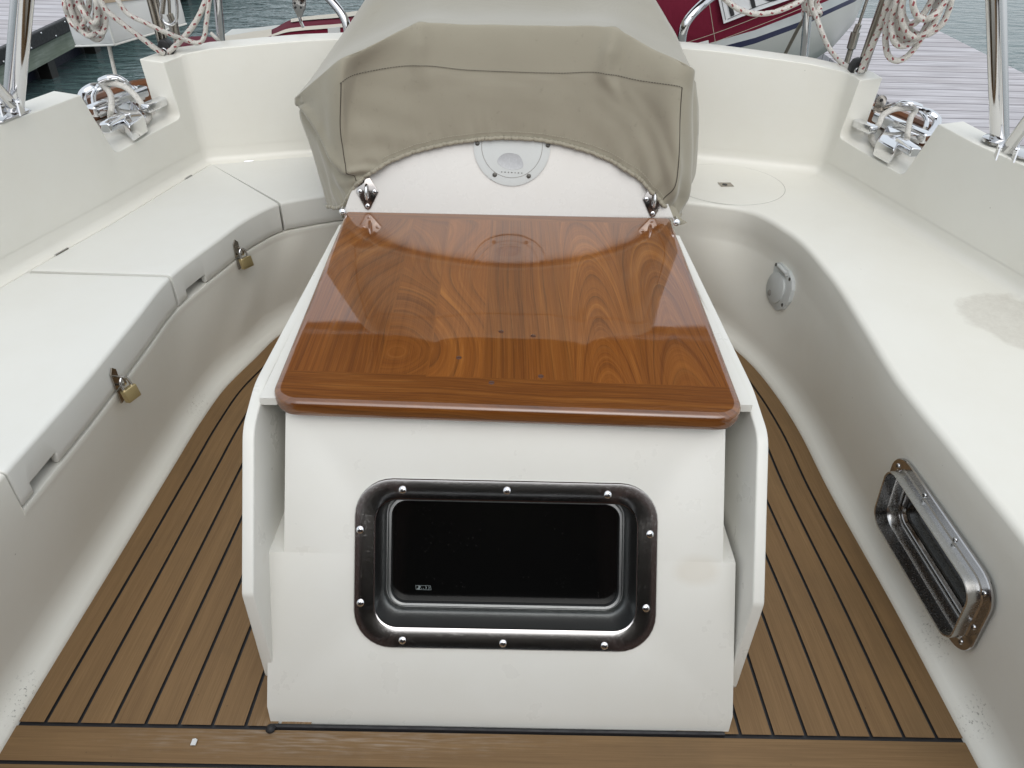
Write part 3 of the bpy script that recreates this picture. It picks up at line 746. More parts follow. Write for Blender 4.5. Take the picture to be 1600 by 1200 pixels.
# side leaves of the table: each with its own hinge stub
def leaf(x_at, side, label):
    s = 1 if side > 0 else -1
    root = empty('folded_table_leaf', label, 'table leaf', 'folded down table leaves')
    O = [PP(px, py, (xx, 0, 0), (1, 0, 0)) for px, py, xx in x_at]
    # close the outline at the back
    last = O[-1]; first = O[0]
    O += [V((first.x, 1.52, .12)), V((first.x, 1.60, .2))]
    r = []; m = len(O); cp = []
    for i in range(m):
        a, b, c = O[i-1], O[i], O[(i+1) % m]; rr = {1: .022, 2: .022, 3: .006, 4: .010}.get(i, .004)
        rr = min(rr, (a-b).length*.45, (c-b).length*.45)
        p, q = b+(a-b).normalized()*rr, b+(c-b).normalized()*rr
        for k in range(6): u = k/5; cp.append(p*(1-u)**2+b*2*u*(1-u)+q*u*u)
    mb = MB(); mb.prism(cp, V((-s*.019, 0, 0)))
    o = mb.build('leaf_panel', M['gel_console'], root, smooth=False); bake(o, [bev(.003, 3, 30)]); smoothang(o, 40)
    f_, b_ = O[1], O[0]; xt = lambda y: (-.3595 if s < 0 else .3915+.010*(y-.903)/.71)
    hr_ = MB(); pts = [V((f_.x-s*.0185, .952, .447)), V((xt(.952)-s*.006, .952, .447)), V((xt(1.59)-s*.006, 1.59, .447)), V((b_.x-s*.0185, 1.59, .447))]
    if (pts[0].x-pts[1].x)*s < 0: pts[0].x = pts[1].x+s*.001
    if (pts[3].x-pts[2].x)*s < 0: pts[3].x = pts[2].x+s*.001
    hr_.prism(pts, (0, 0, -.014)); hr_.build('gap_strip', M['gel_console'], root, smooth=False)  # white strip beside the table, added to keep skylight out of the gap
    h = MB(); q = O[1]+V((-s*.034, .035, -.035)); h.box(q, (.008, 0, 0), (0, .012, 0), (0, 0, .014)); h.tube([q+V((0, -.016, .012)), q+V((0, .016, .012))], .004, 8)
    h.build('hinge_bracket', M['oldsteel'], root, sharp=30)
    h = MB(); q = O[0]+V((-s*.004, .03, .016)); h.tube([q, q+V((0, .02, 0))], .006, 10); h.disc(q, (0, -1, .3), .008, .003, 12, .002); h.build('hinge_knuckle', M['chrome'], root)
    return root
leaf([(530, 350, -.366), (397, 598, -.398), (378, 668, -.398), (377, 930, -.389), (415, 1060, -.376)], -1, 'white folded table leaf hanging on the left side of the console, by the padlocked lockers')
leaf([(1062, 367, .403), (1178, 607, .432), (1202, 680, .433), (1195, 945, .424), (1150, 1078, .409)], 1, 'white folded table leaf hanging on the right side of the console, by the bench window')

# ------------------------------------------------------------------ table top
def build_table():
    z = .460; th = .034
    # corners of the board (slightly skewed rectangle)
    a, b, c, d = V((-.359, .928, z)), V((.391, .903, z)), V((.399, 1.630, z)), V((-.357, 1.632, z))
    def W2(u, v): return a.lerp(b, u).lerp(d.lerp(c, u), v)
    R = .045; inset = .010; Lx, Ly = .752, .705
    NX, NY = 190, 190
    vrows = [((j/NY)) for j in range(NY+1)]
    def xin(v):
        y = v*Ly
        if y < R: return (R-sqrt(max(0, R*R-(R-y)**2)))/Lx
        return 0
    def vmap(j):     # denser rows near the front corner arc
        q = j/NY; return q
    def field(u, v):
        cap = .118-.012*u
        nz = noise.noise(V((u*3.1, v*2.0, 5.2))); n2 = noise.noise(V((u*7+9, v*4, 1.7)))
        if v < cap: return 60+v*75+nz*1.2+u*2.0, u*9, .28, v*1.5+7
        if v > .962: return 90+v*90+nz+u*3, u*9, .35, v*1.5+9
        vv = (v-cap)/(1-cap)
        bnd = [.085, .215, .325, .445, .545, .625, .645, .80, 1.01]
        k = next(i for i, e in enumerate(bnd) if u < e); tone = [.5, .36, .46, .66, .36, .5, .42, .66, .46][k]
        f = u*34 + nz*4.0 + n2*1.0
        if k <= 1:
            f = u*26 + nz*3 + 5.5*exp(-((vv-.25)/.28)**2)*(u*4) - 6*vv*(1-u*2) + nz*3 + k*4
        if k == 2:      # swirling knot
            r = hypot((u-.235)*7.5, (vv-.12)*4.2); f = u*24 - 5.5*exp(-r*r*1.1)*.55 + 7*vv + nz*7 + n2*2
        if k == 3: f = u*18 + 3*vv + nz*7
        if k in (4, 5, 6): f = u*55 + nz*2.2 + vv*1.5
        if k == 7:      # tall cathedral
            f = 11.5*vv + 950*(u-.722)**2*(.55+.9*(1-vv)) + nz*2.6 + n2*.9
        if k == 8:
            f = 9.0*vv + 620*(u-.895)**2*(.5+.9*(1-vv)) + nz*1.5 + n2*.6
        return f + k*17.3, v*3, tone, u*1.0+k*.13
    vs = []; g = []; bd = []
    for j in range(NY+1):
        v = j/NY*(1-inset/Ly*1) + (inset/Ly)*(1-j/NY)
        v = (inset + (Ly-inset-.001)*((j/NY)**1.15))/Ly
        y = v*Ly; R2 = R-inset; yy = y-inset
        xo = inset + (R2-sqrt(max(0, R2*R2-(R2-yy)**2)) if yy < R2 else 0)
        for i in range(NX+1):
            x = xo+(Lx-2*xo)*i/NX; u = x/Lx
            vs.append(W2(u, v)); f = field(u, v); g.append((f[0], f[1])); bd.append((f[3], f[2]))
    W1 = NX+1
    fs = [(j*W1+i, j*W1+i+1, (j+1)*W1+i+1, (j+1)*W1+i) for j in range(NY) for i in range(NX)]
    loop = [j*W1 for j in range(NY, 0, -1)] + [i for i in range(NX+1)] + [j*W1+NX for j in range(1, NY+1)] + [NY*W1+i for i in range(NX-1, 0, -1)]
    m = len(loop); prev = loop
    nr = []
    for k in range(m):
        p, q = vs[loop[(k-3) % m]], vs[loop[(k+3) % m]]; dd = (q-p).normalized(); nr.append(V((dd.y, -dd.x, 0)))
    base = [vs[i].copy() for i in loop]
    prof = [(.004, -.0008), (.0075, -.003), (.0095, -.007), (.010, -.012), (.010, -.020), (.0085, -.027), (.005, -.032), (0, -.034), (-.05, -.034)]
    for off, dz in prof:
        cur = []
        for k in range(m):
            cur.append(len(vs)); vs.append(base[k]+nr[k]*off+V((0, 0, dz)))
            f = g[loop[k]]; front = abs(nr[k].y) > .6
            g.append((f[0] + (dz*60), f[1]+dz*20)); bd.append((bd[loop[k]][0]+dz, .25))
        fs += [(prev[k], prev[(k+1) % m], cur[(k+1) % m], cur[k]) for k in range(m)]; prev = cur
    fs.append(tuple(prev))
    root = empty('cockpit_table', 'glossy varnished wooden table top with swirling grain fixed over the console', 'table')
    mk('tabletop', vs, fs, M['varnish'], root, uvs={'grain': g, 'board': bd}, sharp=60)
    # wooden plugs in the top
    for px, py in ((783, 518), (833, 525), (717, 559), (845, 588), (768, 598)):
        pl = MB(); c = P(px, py, z); pl.disc(c+V((0, 0, .0002)), (0, 0, 1), .0048, .0003, 16); pl.build('wood_plug', M['plug'], root)
M['plug'] = simple('dark_wood_plug', (.07, .022, .008), .3, coat=1)
build_table()

# ------------------------------------------------------------------ portlight on the starboard bench
pr2 = empty('bench_window', 'rounded steel framed window with projecting rim set in the right bench face', 'window')
def bench_window():
    O, U, W, Nn = PORT2
    O = O+Nn*.006
    scr = [(-.148, .066), (-.05, .082), (.055, .082), (.150, .066), (.158, -.01), (.148, -.066), (-.158, -.01), (-.148, -.066), (-.05, -.082), (.055, -.082)]
    portlight(pr2, O, U, W, Nn, .338, .188, .050, .020, .032, [(a*.99, b*.99) for a, b in scr], proud=.026)
bench_window()

# round vent plate on the bench
vroot = empty('shower_hatch_plate', 'small grey plastic plate with hinged round cap on the right bench face', 'hatch plate')
def vent():
    O, U, W, Nn = wall_frame(1.69)
    best = PP(1221, 447, O, Nn); O = best + Nn*.004
    def q(a, b, d): return O+U*a+W*b+Nn*d
    out = [(-.048, .046), (-.03, .056), (-.02, .062), (.03, .062), (.048, .05), (.066, .02), (.07, -.03), (.05, -.052), (.02, -.066), (-.03, -.066), (-.055, -.045), (-.066, -.01), (-.062, .025)]
    mb = MB(); mb.prism([q(a, b*.88, -.02) for a, b in out], Nn*.026); o = mb.build('plate', M['plastic'], vroot, smooth=False); bake(o, [bev(.002, 2, 20)]); smoothang(o, 35)
    mb = MB(); mb.disc(q(0.005, -.008, .006), Nn, .042, .006, 36); o = mb.build('cap', M['plastic'], vroot)
    mb = MB(); mb.disc(q(.016, -.030, .0122), Nn, .0085, .0008, 16); mb.build('finger_dimple', M['seam'], o)
    mb = MB(); mb.tube([q(-.024, .047, .010), q(.026, .047, .010)], .0055, 10); mb.build('hinge_pin', M['plastic'], vroot)
    for a, b in ((-.036, .040), (.044, .040), (-.048, -.030), (.046, -.036)):
        mb = MB(); mb.disc(q(-a if False else a, b, .006), Nn, .0048, .0006, 14); mb.build('screw', M['holegrey'], vroot)
vent()
for i, (px, py, lb) in enumerate(((1186, 490, 'upper of two small grey screw heads below the round hatch plate'), (1222, 529, 'lower of two small grey screw heads below the round hatch plate'))):
    O, U, W, Nn = wall_frame(1.62); c = PP(px, py, O, Nn); mb = MB(); mb.disc(c-Nn*.003, Nn, .0045, .0065, 14, .001)
    tag(mb.build('screw_head', M['holegrey']), lb, 'screw', 'screw heads in the bench face')

# round hatch in the right seat
hr = empty('deck_hatch', 'flush round hatch with square steel latch in the far right seat', 'hatch')
hc = P(1135, 285, SZ)
mb = MB(); n = 96; R1 = .205
hx, hy = .165, .150
hc = V((.735, 2.10, SZ))
hc = P(1135, 287, SZ); 
def ell(r, z, k=n): return [hc+V((hx*r*cos(2*pi*i/k), hy*r*sin(2*pi*i/k), z)) for i in range(k)]
loft_rings(mb, [ell(1.0, .0002), ell(.994, .0010), ell(.985, .0012)]); q = ell(.985, .0012); mb.add(q, [tuple(range(n))]); mb.build('hatch_disc', M['gel'], hr, sharp=60)
mb = MB(); loft_rings(mb, [ell(1.0, .0004), ell(1.008, .0004)]); mb.build('joint_ring', M['seam'], hr, smooth=False)
mb = MB(); mb.prism([P(x, y, SZ+.0016) for x, y in ((1121, 285.5), (1141, 285.5), (1147, 291.5), (1127, 292))], (0, 0, .001)); lt = mb.build('latch', M['oldsteel'], hr, smooth=False)
mb = MB(); mb.disc(P(1132.5, 288.3, SZ+.0028), (0, 0, 1), .0075, .0004, 14); mb.build('latch_hole', M['black'], lt)

# ------------------------------------------------------------------ padlocks with hasps
def padlock(px, py, label):
    t = t_at(px, py, .285); p = at(fSE, t, -.001, .283); n_ = nrm2(fSE, t); Nn = V((-n_.x, -n_.y, 0)); d = (at(fSE, t+.02, 0, 0)-at(fSE, t-.02, 0, 0)).normalized(); Z = V((0, 0, 1))
    root = empty('padlock', label, 'padlock', 'brass padlocks on the left lockers')
    hs_ = MB()
    hs_.prism([p+d*a+Z*b+Nn*.0005 for a, b in ((-.010, .004), (-.010, .040), (0, .050), (.010, .040), (.010, .004))], Nn*.003)
    hs_.prism([p+d*a+Z*b+Nn*.0005 for a, b in ((-.009, -.030), (-.009, -.002), (.009, -.002), (.009, -.030))], Nn*.003)
    st = [p+Z*.030+Nn*.003, p+Z*.028+Nn*.018, p+Z*.012+Nn*.018, p+Z*.010+Nn*.003]
    hs_.tube(cat(st, 5), .0025, 8); hs_.build('hasp', M['oldsteel'], root, sharp=35)
    # body hangs from staple, tilted outwards and twisted
    top = p+Z*.004+Nn*.020
    ax = (d*.93+Nn*.36).normalized(); dn = (-Z*.96+Nn*.26).normalized(); dn = (dn-ax*dn.dot(ax)).normalized(); nz = ax.cross(dn).normalized()
    bd = MB(); bd.box(top+dn*.014, ax*.0155, dn*.0135, nz*.0065); o = bd.build('lock_body', M['brass'], root, smooth=False); bake(o, [bev(.0018, 3)]); smoothang(o, 40)
    sh = [top+dn*.004-ax*.0095, top-dn*.010-ax*.0095, top-dn*.019-ax*.0065, top-dn*.023, top-dn*.019+ax*.0065, top-dn*.010+ax*.0095, top+dn*.004+ax*.0095]
    s_ = MB(); s_.tube(cat(sh, 5), .0028, 10); s_.build('shackle', M['steel'], root)
padlock(186, 606, 'brass padlock hanging from the steel hasp of the nearest left locker')
padlock(364, 400, 'brass padlock hanging from the steel hasp of the middle left locker')

# ------------------------------------------------------------------ instrument pod behind the table
PO = V((0, 1.632, .455)); la = radians(20); pn = V((.0, -cos(la), sin(la)))
proot = empty('instrument_pod', 'cream arched instrument pod standing behind the table beneath the canvas cover', 'instrument pod')
def Q(x, y, d=0): return PP(x, y, PO, pn)+pn*d
def pod():
    pts = [(537, 342), (540, 322), (554, 290), (588, 256), (642, 229), (722, 211), (800, 206), (890, 215), (955, 236), (1006, 266), (1038, 306), (1054, 342)]
    sm = cat([Q(*p) for p in pts], 5); mb = MB(); mb.prism(sm, -pn*.20)
    o = mb.build('pod_body', M['pod'], proot, smooth=False); bake(o, [bev(.006, 3, 40)]); smoothang(o, 40)
    # round plate, partly under the cover
    c = Q(800, 228.5); r = (Q(860, 229)-Q(740, 226)).length/2
    mb = MB(); mb.disc(c+pn*.001, pn, r, .003, 64); pl = mb.build('instrument_plate', M['plastic'], proot)
    U = V((1, 0, 0)); W = V((0, sin(la), cos(la)))
    rg = MB(); rg.tube([c+pn*.0040+(U*cos(2*pi*k/64)+W*sin(2*pi*k/64))*r*.79 for k in range(64)], .0007, 6, closed=True); rg.build('plate_seam', M['seam'], pl)
    dm = MB(); pts = cat([Q(x, y, .0046) for x, y in ((777, 252), (784, 242), (797, 239), (812, 244), (817, 261), (800, 265), (785, 261))], 4, closed=True)
    cc = sum(pts, V())/len(pts); nn = len(pts)
    vs = pts + [cc+(p-cc)*.88-pn*.0006 for p in pts] + [cc]
    dm.add(vs, [(i, (i+1) % nn, nn+(i+1) % nn, nn+i) for i in range(nn)] + [(nn+i, nn+(i+1) % nn, 2*nn) for i in range(nn)]); dm.build('sensor_dimple', M['sensor'], pl)
    for px, py in ((746, 224), (856, 227), (773, 273), (826, 275)):
        m_ = MB(); m_.disc(Q(px, py, .0045), pn, .0052, .0008, 16); m_.build('screw', M['holegrey'], pl)
    m_ = MB()
    # tiny lettering under the sensor
    for k in range(7):
        m_.box(Q(784+k*5.2, 268.6+.3*k, .0046), U*(.0015 if k % 2 else .0011), W*.0011, pn*.0002)
    m_.build('pod_speck', M['holegrey'], proot, smooth=False)
    for (cx, cy, s) in ((574, 302, -1), (1021, 314, 1)):
        r_ = empty('pad_eye', 'diamond shaped steel pad eye at the ' + ('left' if s < 0 else 'right') + ' end of the canvas hem', 'pad eye', 'diamond pad eyes on the pod')
        c = Q(cx, cy); mb = MB(); dia = [(0, .044), (.022, .004), (.010, -.024+.0), (0, -.040), (-.010, -.024), (-.022, .004)]
        dia = [(0, .042), (.004, .040), (.025, .006), (.025, .002), (.006, -.034), (0, -.038), (-.006, -.034), (-.025, .002), (-.025, .006), (-.004, .040)]
        mb.prism([c+U*(a+.0)+W*b+pn*.0005 for a, b in dia], pn*.003); o = mb.build('plate', M['oldsteel2'], r_, smooth=False); bake(o, [bev(.0008, 2, 50)]); smoothang(o, 40)
        mb = MB(); mb.tube(cat([c+W*.019+pn*.002, c+W*.018+pn*.010, c+W*.011+pn*.016, c-W*.004+pn*.016, c-W*.012+pn*.010, c-W*.013+pn*.002], 5), .0035, 12); mb.build('eye_loop', M['steel'], r_)
        for a, b in ((-.0165, .004), (.0165, .004), (0, -.028)):
            mb = MB(); mb.disc(c+U*a+W*b+pn*.0035, pn, .0048, .0008, 16); s_ = mb.build('screw', M['steel'], r_)
            mb = MB(); mb.box(c+U*a+W*b+pn*.0046, U*.0026, W*.0006, pn*.0003); mb.box(c+U*a+W*b+pn*.0046, U*.0006, W*.0026, pn*.0003); mb.build('cross_recess', M['black'], s_)
M['pod'] = gelcoat('pod_gelcoat', (.615, .60, .57), .25)
M['sensor'] = simple('sensor_window', (.42, .43, .44), .25, nsc=120)
M['oldsteel2'] = steel('pad_eye_steel', (.45, .42, .40), .12, .4)
pod()

# ------------------------------------------------------------------ canvas cover
cvroot = empty('canvas_cover', 'taupe canvas cover draped over the pedestal and wheel with gathered arched hem', 'canvas cover')
def cover():
    # columns left -> right ; rows hem -> top -> back. entries: px, py, Y
    hem = [(512,322,1.84),(537,318,1.70),(560,283,1.655),(602,253,1.668),(668,229,1.682),(740,216,1.688),(800,213,1.690),(868,220,1.688),(935,240,1.680),(992,272,1.665),(1032,312,1.650),(1058,338,1.70),(1064,300,1.84)]
    r1 = [(500,280,1.86),(521,280,1.74),(545,262,1.655),(590,215,1.665),(655,185,1.675),(732,172,1.68),(800,170,1.682),(872,176,1.680),(945,192,1.672),(1005,225,1.66),(1053,285,1.64),(1075,300,1.74),(1085,268,1.86)]
    r2 = [(484,226,1.86),(506,220,1.73),(534,215,1.650),(560,165,1.655),(650,140,1.66),(728,134,1.665),(800,134,1.667),(876,139,1.665),(945,150,1.662),(1010,180,1.655),(1060,235,1.64),(1082,240,1.74),(1091,235,1.86)]
    r3 = [(466,175,1.83),(503,165,1.70),(534,128,1.640),(560,114,1.645),(648,101,1.655),(728,108,1.66),(800,111,1.662),(876,113,1.660),(935,112,1.658),(1000,125,1.655),(1066,136,1.65),(1084,165,1.74),(1091,190,1.86)]
    r4 = [(461,154,1.80),(498,122,1.70),(533,93,1.645),(570,76,1.66),(655,39,1.70),(728,39,1.71),(800,40,1.71),(876,42,1.71),(955,45,1.70),(1020,78,1.68),(1075,104,1.66),(1084,128,1.76),(1087,155,1.86)]
    r5 = [(463,151,1.83),(500,117,1.73),(536,88,1.675),(574,69,1.69),(657,34,1.74),(728,33,1.76),(800,34,1.76),(876,36,1.76),(954,40,1.74),(1020,72,1.71),(1073,98,1.69),(1081,120,1.80),(1084,140,1.88)]
    r6 = [(490,118,2.02),(518,90,1.96),(545,68,1.95),(590,42,1.99),(660,14,2.02),(730,12,2.04),(800,12,2.05),(876,14,2.04),(950,16,2.02),(1008,36,1.99),(1055,66,1.93),(1068,84,1.98),(1074,100,2.05)]
    r7 = [(545,40,2.35),(562,16,2.28),(585,0,2.25),(620,-20,2.30),(680,-40,2.32),(735,-45,2.34),(800,-46,2.35),(876,-45,2.34),(935,-35,2.32),(980,-20,2.28),(1018,0,2.25),(1035,20,2.30),(1048,40,2.38)]
    r8 = [(590,-20,2.8),(605,-60,2.7),(625,-90,2.7),(650,-115,2.7),(695,-130,2.7),(740,-138,2.7),(800,-140,2.7),(865,-138,2.7),(910,-130,2.7),(945,-110,2.7),(975,-80,2.7),(995,-50,2.7),(1005,-10,2.8)]
    rows = [hem, r1, r2, r3, r4, r5, r6, r7, r8]
    for ci_ in range(3, 10):
        yh = hem[ci_][2]
        for q_, (r_, dy) in enumerate(((r1, 0), (r2, .002), (r3, .006))): r_[ci_] = (r_[ci_][0], r_[ci_][1], yh+dy)
    G = [[PY(*p) for p in r] for r in rows]
    G[5] = [a.lerp(b, .05) for a, b in zip(G[4], G[6])]
    SUB = 14
    cols = [cat(r, SUB) for r in G]
    nC = len(cols[0]); grid = []
    dense = [cat([cols[k][i] for k in range(len(rows))], SUB) for i in range(nC)]
    nR = len(dense[0]); vs = []; idx = {}
    for i in range(nC):
        for j in range(nR): idx[i, j] = len(vs); vs.append(dense[i][j].copy())
    # folds: displacement along normal
    def nrmal(i, j):
        a = dense[min(i+1, nC-1)][j]-dense[max(i-1, 0)][j]; b = dense[i][min(j+1, nR-1)]-dense[i][max(j-1, 0)]
        n_ = a.cross(b); return n_.normalized() if n_.length > 1e-9 else V((0, -1, 0))
    for i in range(nC):
        for j in range(nR):
            ci, rj = i/SUB, j/SUB; n_ = nrmal(i, j)
            if n_.y > 0 and rj < 4: n_ = -n_
            d = 0
            if rj < 4:
                wgt = max(0, 1-rj/3.2)
                side = exp(-((ci-10)/1.6)**2)+exp(-((ci-2.1)/1.3)**2)
                d += .0016*wgt*sin(ci*9.5+2.2*noise.noise(V((ci, rj*.7, 2))))*(.4+1.5*side)
                d += .0016*exp(-rj*2.2)*sin(ci*27+3*noise.noise(V((ci*3, 0, 4))))
                d += .0026*wgt*side*sin((ci*3.0+rj*2.6)*2.2)
            d += .0018*noise.noise(V((ci*.9, rj*.9, 7)))+.0008*noise.noise(V((ci*2.2, rj*1.6, 3)))
            # vertical pleats dropping from the upper corners
            if rj < 4.2:
                for cc, am in ((4.1, .012), (8.15, .014)):
                    k = exp(-((ci-cc-.10*sin(rj))/.17)**2)*max(0, 1-abs(rj-3.5)/1.6); d += am*k
                d -= .004*exp(-((ci-8.45)/.12)**2)*max(0, 1-abs(rj-3.3)/1.3)
                # diagonal folds at left flap
                if ci < 3: d += .010*exp(-(((ci-.4)-(3.1-rj)*.72)/.16)**2)*(1 if rj < 3.3 else .3)
                if ci < 2.4: d -= .008*exp(-(((ci-.05)-(3.1-rj)*.72)/.14)**2)
                if ci > 9: d += .006*sin((ci-9)*7+rj*1.4)*min(1, (ci-9))*.6
            vs[idx[i, j]] += n_*d
    fs = [(idx[i, j], idx[i+1, j], idx[i+1, j+1], idx[i, j+1]) for i in range(nC-1) for j in range(nR-1)]
    o = mk('canvas', vs, fs, M['canvas'], cvroot)
    m_ = o.modifiers.new('s', 'SOLIDIFY'); m_.thickness = .0015; m_.offset = 0
    for v in o.data.vertices: v.co.y -= .007 if v.co.y < 1.78 else 0
    vs = [v.co.copy() for v in o.data.vertices]
    # gathered hem roll
    hp = [vs[idx[i, 0]] for i in range(nC)]
    hd = cat(hp, 4); mb = MB(); ln = 0; rs = []
    pts = []
    for k, p in enumerate(hd):
        a = k/len(hd); dd = .0004*sin(k*1.3); pts.append(p+V((0, -.002+dd, -.001))); rs.append(.0046+.0006*sin(k*1.05+sin(k*.11)*2))
    mb.tube(pts, rs, 10, flat=1.0); mb.build('gathered_hem', M['canvas'], cvroot, sharp=80)
    # stitching
    def stitch(name, seq, mat, wd=.0011, step=.0065, duty=.62):
        mb = MB(); acc = 0; k = 0
        pts = cat(seq, 6); out = []
        for a, b in zip(pts, pts[1:]):
            l = (b-a).length; 
            while acc < l: out.append((a.lerp(b, acc/l), (b-a).normalized())); acc += step
            acc -= l
        for p, d in out:
            q = (CP-p).normalized(); n_ = (q-d*q.dot(d)).normalized(); s_ = d.cross(n_)
            mb.box(p+V((0, -.0022, .0008)), d*step*duty/2, s_*wd/2, V((0, -.0006, .0002)))
        mb.build(name, mat, cvroot, smooth=False)
    j3 = 3*SUB
    stitch('seam_stitching', [vs[idx[i, j3]] for i in range(2*SUB, 10*SUB+1, 2)], M['thread'], .0012, .0060, .66)
    stitch('hem_stitching', [vs[idx[i, 3]]+V((0, -.001, 0)) for i in range(3*SUB, 10*SUB+1, 2)], M['palethread'], .0009, .006, .6)
    for ci in (2, 10):
        mb = MB(); mb.tube([vs[idx[ci*SUB, j]]+V((0, -.0012, 0)) for j in range(2, j3+1)], .0011, 6); mb.build('side_seam', M['thread'], cvroot)
    # hanging tabs at both lower corners
    for seq, w2 in (([(1040, 318, 1.655), (1046, 330, 1.65), (1052, 345, 1.648), (1060, 352, 1.66)], 9), ([(545, 300, 1.66), (540, 318, 1.66), (536, 332, 1.66), (534, 340, 1.665)], 7)):
        a = cat([PY(*p) for p in seq], 5); b = cat([PY(p[0]+w2*(1+.2*k), p[1]+(-4 if w2 > 8 else 2), p[2]+.02) for k, p in enumerate(seq)], 5)
        n_ = len(a); mid = [x.lerp(y, .5)+V((0, -.006, .002)) for x, y in zip(a, b)]
        mk('hanging_tab', a+mid+b, [(i, i+1, n_+i+1, n_+i) for i in range(n_-1)] + [(n_+i, n_+i+1, 2*n_+i+1, 2*n_+i) for i in range(n_-1)], M['canvas'], cvroot)
cover()
# pedestal that carries pod and wheel under the cover
mb = MB(); mb.tube([(.03, 1.80, 0), (.03, 1.80, .62)], .07, 24); o = mb.build('pedestal_column', M['gel'], proot)

# ------------------------------------------------------------------ cleats with mooring loops
def cleat(side):
    if side < 0:
        lab = 'left chrome mooring cleat with white rope loop, in the coaming notch above dark water'
        z0 = .497; bars = [((141, 175), (226, 141), .050, .017), ((164, 201), (190, 185), .050, .015), ((226, 170), (256, 157), .052, .014)]
        body = [(172, 166), (200, 150), (226, 180), (201, 196)]; base = [(180, 176), (208, 160), (234, 188), (200, 207)]
        a1 = [(139, 176, .04), (129, 160, .055), (130, 146, .07), (142, 137, .08), (152, 135, .08), (157, 138, .078)]
        a2 = [(157, 126, .10), (170, 121, .11), (184, 121, .108), (196, 128, .095), (205, 136, .07), (216, 141, .055)]
        a3 = [(147, 164, .055), (146, 150, .066), (150, 142, .074), (157, 138, .078)]
        rope = [(158, 131, .085), (168, 140, .075), (174, 153, .070), (174, 170, .062), (173, 184, .035), (182, 196, .022), (198, 203, .018), (216, 198, .018), (232, 186, .022), (231, 176, .03), (222, 163, .060), (210, 148, .078), (195, 136, .090), (178, 131, .092)]
    else:
        lab = 'right chrome mooring cleat with white rope loop, in the coaming notch before the pontoon'
        z0 = .470; bars = [((1369, 181), (1451, 217), .050, .017), ((1337, 191), (1366, 204), .052, .014), ((1405, 221), (1431, 239), .050, .015)]
        body = [(1392, 186), (1421, 202), (1398, 233), (1370, 218)]; base = [(1388, 194), (1414, 208), (1396, 243), (1366, 226)]
        a1 = [(1450, 212, .04), (1461, 200, .055), (1464, 186, .07), (1455, 178, .08), (1444, 174, .08), (1436, 173, .078)]
        a2 = [(1437, 166, .10), (1424, 162, .11), (1410, 161, .108), (1398, 164, .095), (1385, 168, .07), (1374, 173, .055)]
        a3 = [(1446, 200, .055), (1448, 189, .066), (1444, 181, .074), (1436, 173, .078)]
        rope = [(1430, 171, .085), (1424, 182, .075), (1420, 196, .070), (1418, 210, .062), (1416, 222, .035), (1404, 238, .022), (1390, 240, .018), (1372, 230, .018), (1362, 216, .022), (1362, 206, .03), (1372, 196, .060), (1380, 180, .078), (1396, 171, .090), (1414, 169, .092)]
    root = empty('mooring_cleat', lab, 'cleat', 'chrome mooring cleats')
    def pz(x, y, h): return P(x, y, z0+h)
    Z = V((0, 0, 1))
    # base plate
    mb = MB(); q = [pz(x, y, .004) for x, y in base]; mb.prism(q, (0, 0, .008)); o = mb.build('base_plate', M['chrome'], root, smooth=False); bake(o, [bev(.004, 3)]); smoothang(o, 40)
    mb = MB(); q = [pz(x, y, .055) for x, y in body]; cc = sum(q, V())/4; q = [cc+(p-cc)*.98 for p in q]; mb.prism(q, (0, 0, -.045)); o = mb.build('cleat_body', M['chrome'], root, smooth=False); bake(o, [bev(.006, 3)]); smoothang(o, 40)
    for (a, b, h, r) in bars:
        A, B = pz(*a, h), pz(*b, h); d = (B-A).normalized(); s_ = d.cross(Z).normalized()
        mb = MB(); mb.box((A+B)/2, (B-A)/2, s_*r, Z*r*.85); o = mb.build('horn', M['chrome'], root, smooth=False); bake(o, [bev(r*.42, 4)]); smoothang(o, 50)
    # horn posts
    for x, y in (body[0], body[1], body[2], body[3]):
        pass
    for arc, r in ((a1, .012), (a2, .011), (a3, .007)):
        mb = MB(); mb.tube(cat([pz(*p) for p in arc], 6), r, 14, flat=.7); mb.build('fairlead_arm', M['chrome'], root)
    mb = MB(); A = pz(*bars[0][0], .02); B = pz(*bars[0][1], .02); mb.box((A+B)/2, (B-A)*.42, (B-A).cross(Z).normalized()*.011, Z*.02); mb.build('fairlead_base', M['chrome'], root, sharp=30)
    mb = MB(); mb.tube(cat([pz(*p) for p in rope], 8, closed=True), .0080, 12, closed=True)
    tag(mb.build('rope_loop', M['rope_white'], uv=True), 'white braided rope loop wound round the ' + ('left' if side < 0 else 'right') + ' chrome cleat', 'rope', 'rope loops on the cleats')
cleat(-1); cleat(1)
# pad on the toe rail, right
r_ = empty('rail_tang', 'upright steel eye plate bolted on the teak rail behind the right cleat', 'eye plate')
mb = MB(); c = P(1375, 171, .535); mb.box(c, (.028, .0, 0), (0, .02, 0), (0, 0, .003)); mb.build('foot', M['oldsteel'], r_, sharp=30)
cir = [c+V((.016*cos(a), .008, .022+.016*sin(a))) for a in [radians(x) for x in range(-20, 201, 20)]]
mb = MB(); mb.prism([c+V((.0155, .008, 0))]+cir+[c+V((-.0155, .008, 0))], (0, .004, 0)); o = mb.build('eye_plate', M['oldsteel'], r_, sharp=30)
mb = MB(); mb.disc(c+V((0, .0078, .024)), (0, -1, 0), .005, .0006, 14); mb.build('bolt_hole', M['black'], o)

